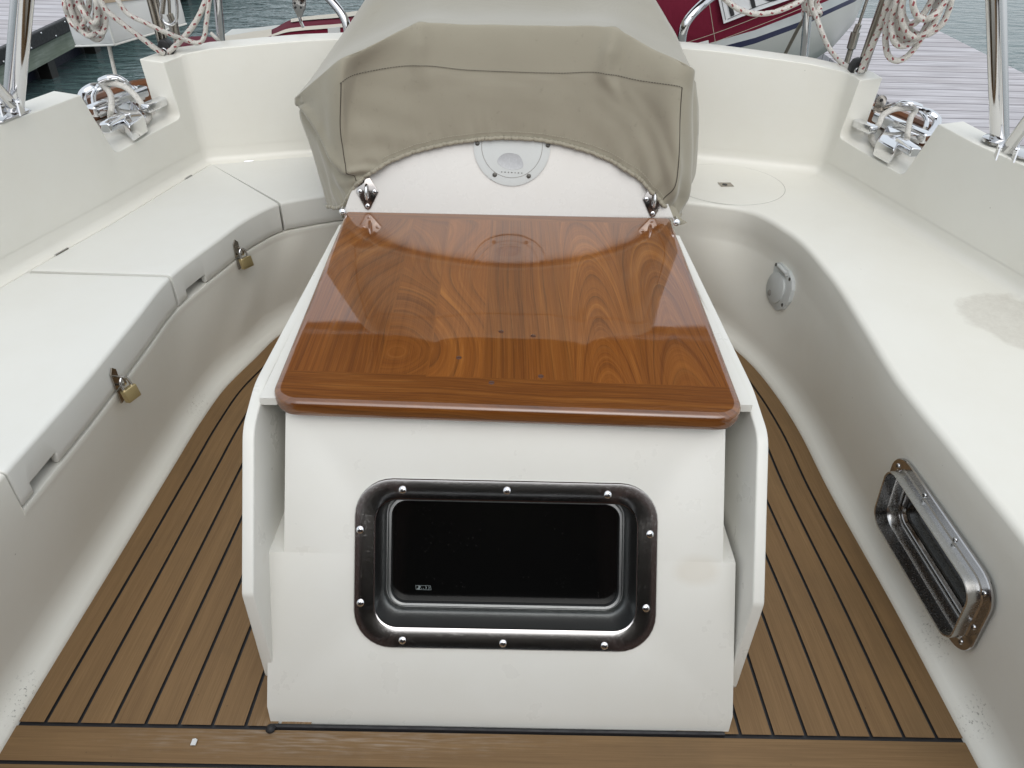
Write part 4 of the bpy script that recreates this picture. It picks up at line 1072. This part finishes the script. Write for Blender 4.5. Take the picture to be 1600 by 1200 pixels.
# ------------------------------------------------------------------ rails, poles and rigging fittings
def pole(name, lab, a, b, r, group=None, cat_='pole', mat='steel', base=None, foot=True):
    root = empty(name, lab, cat_, group)
    mb = MB(); mb.tube([a, b], r, 20); mb.build('tube', M[mat], root)
    if foot: mb = MB(); mb.disc(a-V((0, 0, .004)), (0, 0, 1), r*1.9, .008, 24, .004); mb.build('foot', M[mat], root)
    return root
b = P(20, 178, .652); t_ = PY(40, -60, b.y-.02)
r_ = pole('support_pole', 'thick steel support pole rising from the left coaming top, in front of the dock', b, t_, .0205, 'steel poles on the coaming')
def bracket(root, pts, plate_pts, zc):
    """strut on a pivot and its base plate"""
    mb = MB(); mb.prism([P(x, y, zc) for x, y in plate_pts], (0, 0, .005)); o = mb.build('bracket_plate', M['steel'], root, smooth=False); bake(o, [bev(.002, 2)]); smoothang(o, 40)
    a, b_ = pts; mb = MB(); mb.tube([a, b_], .013, 16); mb.build('strut', M['steel'], root)
    mb = MB(); d = (b_-a).normalized(); s_ = d.cross(V((0, 0, 1))).normalized(); mb.tube([a-s_*.020, a+s_*.020], .007, 12); mb.build('pivot_bolt', M['chrome'], root)
    for k in (-1, 1):
        mb = MB(); o_ = a+s_*.0155*k
        hz = V((d.x, d.y, 0)).normalized(); mb.prism([o_+hz*.010+V((0, 0, .008)), o_-hz*.006+V((0, 0, .010)), o_-hz*.012+V((0, 0, -.022)), o_+hz*.020+V((0, 0, -.022))], s_*.003*k); mb.build('cheek', M['steel'], root, smooth=False)
bracket(r_, (P(16, 161, .690), PY(-60, 80, 1.50)), [(-25, 196), (5, 193), (47, 175), (38, 170), (0, 182)], .657)
b = P(1562, 219, .625); t_ = PY(1555, -60, b.y+.01)
r_ = pole('support_pole', 'thick steel support pole rising from the right coaming top, in front of the dock', b, t_, .0195, 'steel poles on the coaming')
bracket(r_, (P(1575, 232, .655), PY(1650, 130, 1.45)), [(1547, 221), (1553, 219), (1612, 236), (1640, 260), (1590, 247)], .622)

TY = 2.42
def thin_pole(px0, py0, px1, py1, Y, r, lab, n=1):
    root = empty('pushpit_post', lab, 'rail post', 'steel posts of the stern rail')
    a = PY(px0, py0, Y); b_ = PY(px1, py1, Y-.02)
    mb = MB(); mb.tube([a-V((0, 0, .12)), b_+(b_-a)*.4], r, 18); mb.build('tube', M['steel'], root); return root
thin_pole(338, 62, 338, 0, 2.42, .0115, 'straight steel stern rail post left of the canvas cover, beside the knotted line')
thin_pole(1265, 98, 1267, 0, 2.42, .0125, 'straight steel stern rail post right of the canvas cover, with rope knotted round it')
def hoop(pts, r, lab):
    root = empty('pushpit_hoop', lab, 'rail hoop', 'bent steel hoops of the stern rail')
    mb = MB(); mb.tube(cat([PY(*p) for p in pts], 8), r, 18); mb.build('tube', M['steel'], root)
hoop([(543, 75, 2.42), (543, 45, 2.42), (534, 22, 2.43), (512, -5, 2.46), (480, -40, 2.5)], .0125, 'curved steel rail hoop just left of the canvas cover, over the dinghy')
hoop([(1064, 85, 2.42), (1066, 55, 2.42), (1072, 36, 2.42), (1090, 14, 2.44), (1120, -12, 2.5), (1160, -45, 2.6)], .0135, 'curved steel rail hoop just right of the canvas cover, over the maroon dinghy')
def multi(name, lab, ends, cat_, group=None):
    root = empty(name, lab, cat_, group)
    for (a, b_, r, mt) in ends:
        mb = MB(); mb.tube([a, b_], r, 14); mb.build('tube', M[mt], root)
    return root
multi('davit_leg', 'left slanted leg of twin dull steel tubes standing on the coaming corner', [(PY(264, 92, 2.25), PY(236, -30, 2.20), .0085, 'oldsteel'), (PY(257, 92, 2.25), PY(226, -30, 2.20), .0075, 'oldsteel')], 'davit leg', 'slanted legs at the coaming corners')
multi('davit_leg', 'right slanted leg of dull steel tube standing on the coaming corner', [(PY(1343, 118, 2.22), PY(1394, -30, 2.18), .0150, 'oldsteel')], 'davit leg', 'slanted legs at the coaming corners')
# turnbuckles
def turnbuckle(pts, lab):
    root = empty('rigging_screw', lab, 'turnbuckle', 'rigging screws at the stern')
    A = [PY(*p) for p in pts]
    mb = MB(); mb.tube([A[0], A[1]], .0085, 14); mb.build('toggle', M['oldsteel'], root)
    mb = MB(); mb.tube([A[1], A[1].lerp(A[2], .1), A[2]], [.0075, .013, .013], 14); mb.tube([A[2], A[3]], .009, 14); mb.build('screw_body', M['oldsteel'], root)
    mb = MB(); mb.tube([A[3], A[4]], .0045, 10); mb.build('wire', M['oldsteel'], root)
turnbuckle([(1319, 112, 2.4), (1329, 78, 2.4), (1337, 50, 2.4), (1342, 38, 2.4), (1368, -40, 2.36)], 'dull steel rigging screw with wire to the left of the right slanted leg')
turnbuckle([(281, 95, 2.32), (275, 60, 2.32), (270, 34, 2.32), (265, 22, 2.32), (262, -40, 2.30)], 'dull steel rigging screw behind the open snap hook at the white bag')
r_ = empty('snap_hook', 'large steel snap hook hanging in front of the white bag', 'snap hook')
mb = MB(); mb.tube(cat([PY(x, y, 2.2) for x, y in ((254, -18), (252, 8), (251, 22), (256, 34), (266, 39), (274, 34), (277, 22), (275, -5), (272, -22), (262, -28))], 6, closed=True), .0042, 12, closed=True); mb.build('hook_ring', M['steel'], r_)
mb = MB(); mb.tube([PY(254, 21, 2.2), PY(257, -8, 2.2)], .0055, 12); mb.build('gate', M['oldsteel'], r_)
for (px, py, s, lab) in ((257, 78, -1, 'black plastic lead block on the left coaming corner, rope through its eye'), (1342, 108, 1, 'black plastic lead block on the right coaming corner, rope through its eye')):
    r_ = empty('lead_block', lab, 'block', 'black blocks at the coaming corners')
    c = PY(px, py, 2.19); mb = MB()
    poly = [c+V((a, 0, z)) for a, z in ((-.020, -.020), (.020, -.020), (.020, .002), (.014, .018), (.002, .026), (-.012, .022), (-.020, .006))]
    mb.prism(poly, (0, .03, 0)); o = mb.build('housing', M['black'], r_, smooth=False); bake(o, [bev(.004, 3)]); smoothang(o, 40)
    mb = MB(); cc = c+V((-.002, -.002, -.004)); mb.tube([cc+V((.0085*cos(a), 0, .0085*sin(a))) for a in [2*pi*k/20 for k in range(20)]], .0022, 8, closed=True); mb.build('eye_ring', M['steel'], r_)
# backstay tensioner plate over the dinghy
r_ = empty('backstay_fitting', 'steel triangular backstay plate with four holes hanging over the dinghy', 'rigging plate')
def tri(Y): return [PY(x, y, Y) for x, y in ((454, -22), (478, -22), (477, 12), (471, 28), (465, 28), (457, 12))]
mb = MB(); mb.prism(tri(2.50), (0, .010, 0)); o = mb.build('plate', M['frame'], r_, smooth=False); bake(o, [bev(.003, 2)]); smoothang(o, 40)
for x, y in ((460, 5), (470, 5), (461, 12), (470, 12)):
    mb = MB(); mb.disc(PY(x, y, 2.4985), (0, -1, 0), .0032, .0006, 12); mb.build('hole', M['black'], o)
mb = MB(); mb.tube(cat([PY(467, 24, 2.505), PY(470, 34, 2.505), PY(474, 43, 2.505)], 4), .005, 8); mb.build('shackle', M['steel'], r_)

# ------------------------------------------------------------------ ropes
def rope(name, pts, r, mat, lab, group=None, cat_='rope', Y=None):
    mb = MB(); mb.tube(cat([PY(*p) for p in pts], 10), r, 12); o = mb.build(name, M[mat], uv=True, sharp=180); tag(o, lab, cat_, group); return o
G1 = 'red flecked control lines at the stern'
rope('control_line', [(150, -25, 2.14), (163, 12, 2.14), (190, 36, 2.15), (222, 60, 2.16), (246, 78, 2.17), (256, 84, 2.18)], .0072, 'rope_red', 'red flecked line running tight from the upper left down to the left black block', G1)
rope('control_line', [(172, -25, 2.12), (196, 18, 2.12), (228, 36, 2.13), (262, 52, 2.15), (292, 63, 2.19), (310, 67, 2.2), (319, 58, 2.2), (322, 38, 2.2), (326, 8, 2.2), (330, -25, 2.2)], .0062, 'rope_red', 'greyish red flecked line sagging across in front of the snap hook', G1)
rope('control_line', [(262, 82, 2.19), (276, 70, 2.2), (296, 48, 2.2), (311, 25, 2.2), (322, -2, 2.2), (330, -30, 2.2)], .0072, 'rope_red', 'red flecked line rising right from the left black block', G1)
rope('control_line', [(1120, -12, 2.3), (1150, 12, 2.3), (1175, 21, 2.3), (1205, 20, 2.3), (1235, 10, 2.32), (1258, -5, 2.36), (1262, -25, 2.36)], .0072, 'rope_red', 'red flecked line sagging across the registration label of the dinghy', G1)
rope('control_line', [(1268, -20, 2.36), (1268, 10, 2.36), (1276, 28, 2.36), (1284, 50, 2.34), (1296, 76, 2.32), (1315, 98, 2.26), (1336, 112, 2.2), (1343, 114, 2.19)], .0070, 'rope_red', 'red flecked line drooping from the right rail post to the right black block', G1)
rope('control_line', [(1345, 113, 2.17), (1350, 98, 2.17), (1362, 72, 2.15), (1376, 40, 2.13), (1388, 0, 2.1), (1396, -30, 2.1)], .0085, 'rope_red', 'red flecked line rising from the right black block beside the slanted leg', G1)
rope('control_line', [(1225, 92, 2.40), (1236, 70, 2.40), (1248, 46, 2.40), (1258, 28, 2.40), (1264, 18, 2.40)], .0055, 'rope_red2', 'thin dirty line slanting down from the right rail post past the dinghy hull', G1) if False else None
def coil(name, loops, r, lab):
    root = empty(name, lab, 'rope coil', 'coiled ropes hanging on the rail')
    for k, pts in enumerate(loops):
        mb = MB(); mb.tube(cat([PY(x, y, Y) for x, y, Y in pts], 8, closed=True), r, 12, closed=True); mb.build('rope_turn', M['rope_red'], root, uv=True, sharp=180)
def turn(cx, wd, bot, tilt, Y, top=-60):
    pts = []
    for k in range(16):
        a = 2*pi*k/16; x = cx+wd*sin(a)+tilt*(-cos(a)); y = (bot+top)/2-(bot-top)/2*cos(a)*-1
        pts.append((x + random.uniform(-1.2, 1.2), (bot+top)/2+(bot-top)/2*(-cos(a)), Y+random.uniform(-.006, .006)))
    return pts
coil('rope_coil', [turn(1425, 34, 95, -24, 2.10), turn(1432, 32, 72, -22, 2.07), turn(1434, 36, 68, -14, 2.12), turn(1438, 34, 62, -16, 2.09), turn(1442, 32, 58, -12, 2.05), turn(1448, 38, 55, -6, 2.13), turn(1436, 24, 40, -18, 2.06), turn(1455, 26, 30, -10, 2.03)], .0078, 'red flecked rope coiled and hung from the rail above the right cleat')
coil('rope_coil', [turn(135, 20, 62, 16, 2.28), turn(128, 22, 56, 12, 2.26), turn(124, 24, 50, 8, 2.30), turn(140, 16, 52, 18, 2.24), turn(118, 20, 42, 4, 2.27), turn(132, 14, 36, 14, 2.22)], .0072, 'red flecked rope coiled and hung against the white bag on the left')
r_ = empty('rope_knot', 'red flecked rope wrapped in turns round the right stern rail post', 'rope knot')
for k in range(4):
    mb = MB(); c = PY(1266+k*1.5, 10+k*4.5, 2.41)
    mb.tube([c+V((.019*cos(a), .019*sin(a), .012*sin(a+k))) for a in [2*pi*i/18 for i in range(18)]], .0068, 10, closed=True); mb.build('rope_turn', M['rope_red'], r_, uv=True, sharp=180)
for dx in (-8, 2, 10):
    mb = MB(); mb.tube(cat([PY(1266, 24, 2.395), PY(1266+dx, 5, 2.385), PY(1266+dx*1.4, -30, 2.385)], 6), .0068, 10); mb.build('rope_tail', M['rope_red'], r_, uv=True, sharp=180)
rope('lashing_line', [(1222, 94, 2.62), (1238, 62, 2.55), (1252, 36, 2.48), (1262, 22, 2.42)], .0052, 'rope_dirty', 'thin dirty line slanting down from the right rail post past the dinghy hull', None) if 'rope_dirty' in M else None
rope('lashing_line', [(330, 52, 2.40), (338, 60, 2.39), (346, 66, 2.41), (352, 72, 2.44)], .0055, 'rope_white', 'short pale line tied round the foot of the left stern rail post')
rope('mooring_line', [(168, 60, 2.5), (176, 98, 2.5), (186, 140, 2.45)], .0058, 'rope_white', 'thin taut white line dropping from the white bag to the left cleat')
mb = MB(); mb.tube(cat([PY(1222, 94, 2.62), PY(1238, 62, 2.55), PY(1252, 36, 2.48), PY(1264, 20, 2.42)], 6), .0055, 10)
tag(mb.build('lashing_line', M['dirtyrope'], uv=True), 'thin dirty line slanting down from the right stern rail post past the dinghy hull', 'rope')

# ------------------------------------------------------------------ white bag
r_ = empty('white_bag', 'white vinyl box bag hanging outside the left rail beneath the rope coil', 'bag')
def bag():
    A, B, C_ = PY(119, 73, 2.66), PY(180, 71, 2.42), PY(292, 38, 2.62)
    D = A+(C_-B); h = V((-.025, 0.02, .42))
    A2, B2, C2, D2 = A+h, B+h, C_+h+V((0, 0, .0)), D+h
    mb = MB(); mb.add([A, B, C_, D, A2, B2, C2, D2], [(3, 2, 1, 0), (4, 5, 6, 7), (0, 1, 5, 4), (1, 2, 6, 5), (2, 3, 7, 6), (3, 0, 4, 7)])
    o = mb.build('bag_body', M['white'], r_, smooth=False)
    def sub(o):
        m = o.modifiers.new('x', 'SUBSURF'); m.subdivision_type = 'SIMPLE'; m.levels = 4; m.render_levels = 4
    bake(o, [bev(.008, 2), sub])
    for v in o.data.vertices:
        nz = noise.noise(v.co*14); v.co += V((nz, noise.noise(v.co*11+V((5, 0, 0))), 0))*.006
    smoothang(o, 60)
    mb = MB()
    for a, b_ in ((B, C_), (A, B), (B, B2)):
        mb.tube([a+V((0, -.002, .002)), b_+V((0, -.002, .002))], .003, 8)
    mb.build('piping', M['whiteline'], r_)
    e = (C_-B); n_ = e.cross(h).normalized(); n_ = n_ if n_.y < 0 else -n_
    def q(a, b_, d): return B+e*a+h*b_+n_*d
    mb = MB(); mb.prism([q(.0, .27, .003), q(1.0, .20, .003), q(1.0, .26, .003), q(.0, .34, .003)], n_*.002); mb.build('webbing', M['tan'], r_, smooth=False)
    mb = MB(); mb.prism([q(.02, .32, .007), q(.35, .29, .007), q(.62, .31, .007), q(.70, .40, .007), q(.70, .95, .007), q(.02, .95, .007)], n_*.003); o = mb.build('flap', M['white'], r_, smooth=False); bake(o, [bev(.001, 2)])
bag()

# ------------------------------------------------------------------ dinghy behind the stern
dr = empty('dinghy', 'maroon covered white hulled dinghy slung behind the stern, registration label on its cover', 'dinghy')
def dinghy():
    # stations: front-side pixel outline: top y, shoulder, cover edge, strake bottom, navy bottom, keel ; x ; Y at front
    st = [(265, 70, 80, 96, 99, 102, 125, 2.98), (300, 57, 72, 95, 99, 102, 135, 2.95), (345, 58, 70, 90, 95, 99, 140, 2.92), (400, 50, 62, 86, 92, 96, 140, 2.90), (425, 46, 56, 84, 90, 94, 140, 2.90),
          (455, 31, 46, 82, 88, 92, 140, 2.90), (540, 21, 40, 80, 86, 90, 145, 2.90), (620, 8, 30, 78, 84, 90, 150, 2.90), (760, -20, 10, 76, 82, 88, 160, 2.90), (900, -45, -15, 78, 84, 92, 165, 2.90),
          (1010, -65, -30, 78, 86, 95, 165, 2.90), (1100, -85, -45, 70, 80, 90, 160, 2.90), (1180, -105, -60, 47, 59, 68, 140, 2.91), (1250, -120, -75, 20, 34, 42, 108, 2.93), (1300, -130, -90, -2, 12, 19, 75, 2.98), (1335, -138, -100, -20, -4, 3, 35, 3.06), (1352, -140, -105, -32, -16, -10, -5, 3.14)]
    st2 = [(s[0], *s[1:7], s[7]) for s in st]
    vs = []; K = 9; 
    dense = cat([V((s[0], s[1], s[2])) for s in st], 4), cat([V((s[3], s[4], s[5])) for s in st], 4), cat([V((s[6], s[7], 0)) for s in st], 4)
    n = len(dense[0])
    for i in range(n):
        x, y0, y1 = dense[0][i]; y2, y3, y4 = dense[1][i]; y5, Y, _ = dense[2][i]
        bk = .55 if x < 1300 else .55*max(.12, (1356-x)/56)
        P0 = PY(x, y0, Y+.22*min(1, bk*2)); P1 = PY(x, y1, Y+.05); P2 = PY(x, (y1+y2)/2, Y-.005); P3 = PY(x, y2, Y); P4 = PY(x, y3, Y-.012); P4b = PY(x, y4, Y-.012); P5 = PY(x, y4+ (y5-y4)*.35, Y+.02); P6 = PY(x, y4+(y5-y4)*.8, Y+.11); P7 = PY(x, y5, Y+.24)
        fl_ = 1 if x < 900 else max(.15, 1-(x-900)/250); B0 = P0+V((0, bk*.5, -.04-.18*fl_)); B1 = P3+V((0, bk*1.4, -.05)); B2 = P7+V((0, bk*.6, .02))
        vs += [P0, P1, P2, P3, P4, P4b, P5, P6, P7, B2, B1, B0]
    K = 12; fs = []; fm = []
    xs = [dense[0][i].x for i in range(n)]
    for i in range(n-1):
        for k in range(K):
            fs.append((i*K+k, (i+1)*K+k, (i+1)*K+(k+1) % K, i*K+(k+1) % K))
            m_ = {0: 0, 1: 0, 2: 0, 3: 1, 4: 2, 5: 3, 6: 3, 7: 3, 8: 3, 9: 3, 10: 0, 11: 0}[k]
            fm.append(m_)
    fs += [tuple(reversed(range(K))), tuple(range((n-1)*K, n*K))]; fm += [0, 3]
    hullv = [0]*0
    # split: cover and hull are separate parts
    def part(name, sel, mats_):
        f2 = [f for f, m in zip(fs, fm) if m in sel]; m2 = [sel.index(m) for m in fm if m in sel]
        used = sorted(set(i for f in f2 for i in f)); mp = {u: j for j, u in enumerate(used)}
        o = mk(name, [vs[u] for u in used], [tuple(mp[i] for i in f) for f in f2], None, dr, mats=mats_, fmat=None, sharp=50)
        return o
    cv = part('cover', [0], [M['maroon']])
    part('rubbing_strake', [1], [M['strake']]); part('navy_stripe', [2], [M['navy']]); part('hull', [3], [M['hullwhite']])
    def on(x, y, off=.008, Y=2.90): # point just in front of cover
        return PY(x, y, Y-off)
    def patch(name, pts, mat, off=.012, th=.004):
        mb = MB(); mb.prism([on(x, y, off, Y) for x, y, Y in pts], (0, th, 0)); return mb.build(name, M[mat], dr, smooth=False)
    # cream wear patches on the left part
    def band(name, xs_, f0, f1, mat, off=.004):
        top = []; bot = []
        for i in range(n):
            x = xs[i]
            if xs_[0] <= x <= xs_[1]:
                A, B = vs[i*K], vs[i*K+3]
                def along(f):
                    ch_ = [vs[i*K+k] for k in range(4)]; L_ = [0]
                    for a, b_ in zip(ch_, ch_[1:]): L_.append(L_[-1]+(b_-a).length)
                    s = f*L_[-1]
                    for k in range(3):
                        if s <= L_[k+1]+1e-9: return ch_[k].lerp(ch_[k+1], (s-L_[k])/(L_[k+1]-L_[k]))
                    return ch_[3]
                u = (x-xs_[0])/(xs_[1]-xs_[0]); a0 = f0[0]+(f0[1]-f0[0])*u; a1 = f1[0]+(f1[1]-f1[0])*u
                row = [along(a0+(a1-a0)*q_/4)+V((0, -off, off)) for q_ in range(5)]; top.append(row)
        v2 = [p for r in top for p in r]
        mk(name, v2, [(i*5+k, (i+1)*5+k, (i+1)*5+k+1, i*5+k+1) for i in range(len(top)-1) for k in range(4)], M[mat], dr)
    band('cream_patch', (340, 425), (0, 0), (1, 1), 'creamcloth')
    band('cream_patch', (455, 660), (.0, .0), (.22, .25), 'creamcloth')
    band('cream_patch', (425, 640), (.62, .48), (.70, .62), 'creamcloth')
    # registration label
    Yl = 2.875
    cs = [(1118, -60), (1128, 36), (1180, 16), (1245, -4), (1290, -22), (1278, -110)]
    lb = MB(); lb.prism([PY(x, y, Yl) for x, y in [(1112, -50), (1131, 37), (1180, 18), (1250, -6), (1300, -28), (1285, -110)]], (0, .004, 0)); lo = lb.build('registration_label', M['label'], dr, smooth=False)
    # lettering
    o0 = PY(1135, 30, Yl-.002); e = (PY(1245, -10, Yl-.002)-o0).normalized(); upv = (PY(1124, -14, Yl-.002)-o0).normalized(); s = (PY(1245, -10, Yl-.002)-o0).length/110
    fc = bpy.data.curves.new('t', 'FONT'); fc.body = 'MC 369'; fc.size = 1; fc.extrude = .01; fo = bpy.data.objects.new('t', fc); COL.objects.link(fo)
    bpy.context.view_layer.update(); dg = bpy.context.evaluated_depsgraph_get(); me = bpy.data.meshes.new_from_object(fo.evaluated_get(dg)); kill(fo)
    hgt = s*66
    for v in me.vertices:
        x, y, z = v.co; v.co = o0 + e*(x*hgt*.95+.006) + upv*(y*hgt*1.35+.004) + V((0, -z*.15, 0))
    me.materials.clear(); me.materials.append(M['labelblack']); lt = bpy.data.objects.new('lettering', me); COL.objects.link(lt); lt.parent = lo
    ed = MB()
    ed.tube([PY(1137, 30, Yl-.002), PY(1180, 11, Yl-.002), PY(1250, -13, Yl-.002)], .0008, 6); ed.tube([PY(1117, -50, Yl-.002), PY(1134, 31, Yl-.002)], .0008, 6); ed.build('label_border', M['labelblack'], lo)
    # stitching lines on the maroon cover
    sm = MB()
    for pts in ([(1075, 66), (1120, 51), (1180, 28), (1250, -2), (1290, -20)], [(1095, 74), (1180, 42), (1250, 14), (1310, -12)], [(1105, -20), (1112, 30), (1118, 68)]):
        sm.tube(cat([PY(x, y, 2.872) for x, y in pts], 5), .0009, 6)
    sm.build('cover_stitching', M['palethread'], dr)
    for pts in ([(1088, 68), (1107, 63), (1108, 74), (1090, 78)], [(1252, 18), (1264, 15), (1266, 24), (1256, 27)], [(512, 44), (531, 42), (532, 58), (513, 59)]):
        w_ = MB(); w_.prism([PY(x, y, 2.868) for x, y in pts], (0, .004, 0)); w_.build('white_strap', M['white'], dr, smooth=False)
dinghy()

# ------------------------------------------------------------------ docks and water
def dock(name, x0, x1, y0, y1, z, lab, edge, fender):
    root = empty(name, lab, 'dock')
    mb = MB(); mb.box(((x0+x1)/2, (y0+y1)/2, z-.03), ((x1-x0)/2, 0, 0), (0, (y1-y0)/2, 0), (0, 0, .03)); mb.build('decking', M['dock'], root, smooth=False)
    xe = x1 if edge > 0 else x0
    if fender:
        mb = MB(); mb.box((xe+edge*.018, (y0+y1)/2, z-.040), (.02, 0, 0), (0, (y1-y0)/2, 0), (0, 0, .046)); o = mb.build('rubber_strip', M['black'], root, smooth=False); bake(o, [bev(.008, 3)])
        for k in range(26):
            for zz in (-.012, -.070):
                mb = MB(); mb.disc((xe+edge*.038, y0+.3+k*.36+(.18 if zz < -.02 else 0), z+zz), (edge, 0, 0), .008, .003, 10, .003); mb.build('bolt', M['steel'], root)
    mb = MB(); mb.box((xe-edge*.04, (y0+y1)/2, z-.152), (.04, 0, 0), (0, (y1-y0)/2, 0), (0, 0, .064)); mb.build('side_beam', M['beam'], root, smooth=False)
    for k in range(int((y1-y0)/.75)):
        mb = MB(); yy = y0+.2+k*.75; mb.box((xe-edge*.10, yy, z-.5), (.045, 0, 0), (0, .05, 0), (0, 0, .4)); mb.build('pile', M['darkpile'], root, smooth=False)
    mb = MB(); mb.box(((x0+x1)/2-edge*.12, (y0+y1)/2, z-.42), ((x1-x0)/2-.06, 0, 0), (0, (y1-y0)/2, 0), (0, 0, .30)); mb.build('float', M['float'], root, smooth=False)
M['darkpile'] = simple('wet_pile', (.015, .014, .012), .4)
M['float'] = simple('blue_black_float', (.010, .013, .028), .5)
dock('pontoon', -5.6, -3.3, -1, 40, -.10, 'weathered grey plank pontoon left of the yacht with black rubber edge and greenish beam', 1, True)
dock('pontoon', 2.28, 3.49, 1, 6.93, -.10, 'weathered grey plank finger pontoon right of the yacht behind the cleat and rope coil', -1, False)
bpy.context.view_layer.update()
wt = MB(); wt.add([(-400, -400, -.46), (400, -400, -.46), (400, 900, -.46), (-400, 900, -.46)], [(0, 1, 2, 3)])
tag(wt.build('water', M['water'], smooth=False), 'rippled green harbour water', 'water', kind='structure')

# ------------------------------------------------------------------ unseen cabin end behind the camera, added dark for the window frame to reflect
r_ = empty('reflected_bulkhead', 'added unseen dark cabin bulkhead with open companionway, reflected in the window frame', 'bulkhead')
yb = -.50
mb = MB()
for x0, x1, z0, z1 in ((-1.5, -.36, -.02, 1.02), (.36, 1.5, -.02, 1.02), (-.36, .36, -.02, .30)):
    mb.box(((x0+x1)/2, yb-.02, (z0+z1)/2), ((x1-x0)/2, 0, 0), (0, .02, 0), (0, 0, (z1-z0)/2))
mb.build('bulkhead_panel', M['darkwood'], r_, smooth=False)
mb = MB(); mb.box((0, -1.5, 1.045), (1.5, 0, 0), (0, .98, 0), (0, 0, .02)); mb.build('cabin_roof', M['gel'], r_, smooth=False)
mb = MB(); mb.box((0, -1.6, .0), (1.4, 0, 0), (0, .9, 0), (0, 0, .02)); mb.box((0, -2.45, .5), (1.4, 0, 0), (0, .02, 0), (0, 0, .5))
mb.box((-1.42, -1.5, .5), (.02, 0, 0), (0, .95, 0), (0, 0, .5)); mb.box((1.42, -1.5, .5), (.02, 0, 0), (0, .95, 0), (0, 0, .5)); mb.build('cabin_interior', M['dark'], r_, smooth=False)
groot = empty('reflection_gantry', 'added unseen gantry with a wide dark panel over the stern, dimming the tabletop reflection', 'gantry')  # unseen panel added to cut off the sky reflection on the tabletop
mb = MB(); mb.box((0, 2.76, 1.76), (1.14, 0, 0), (0, .42, 0), (0, 0, .018)); o = mb.build('panel', M['darkpanel'], groot, smooth=False); bake(o, [bev(.004, 2)])
for yy in (2.45, 3.05):
    mb = MB(); mb.tube([(-1.2, yy, 1.725), (1.2, yy, 1.725)], .014, 12); mb.build('cross_tube', M['steel'], groot)
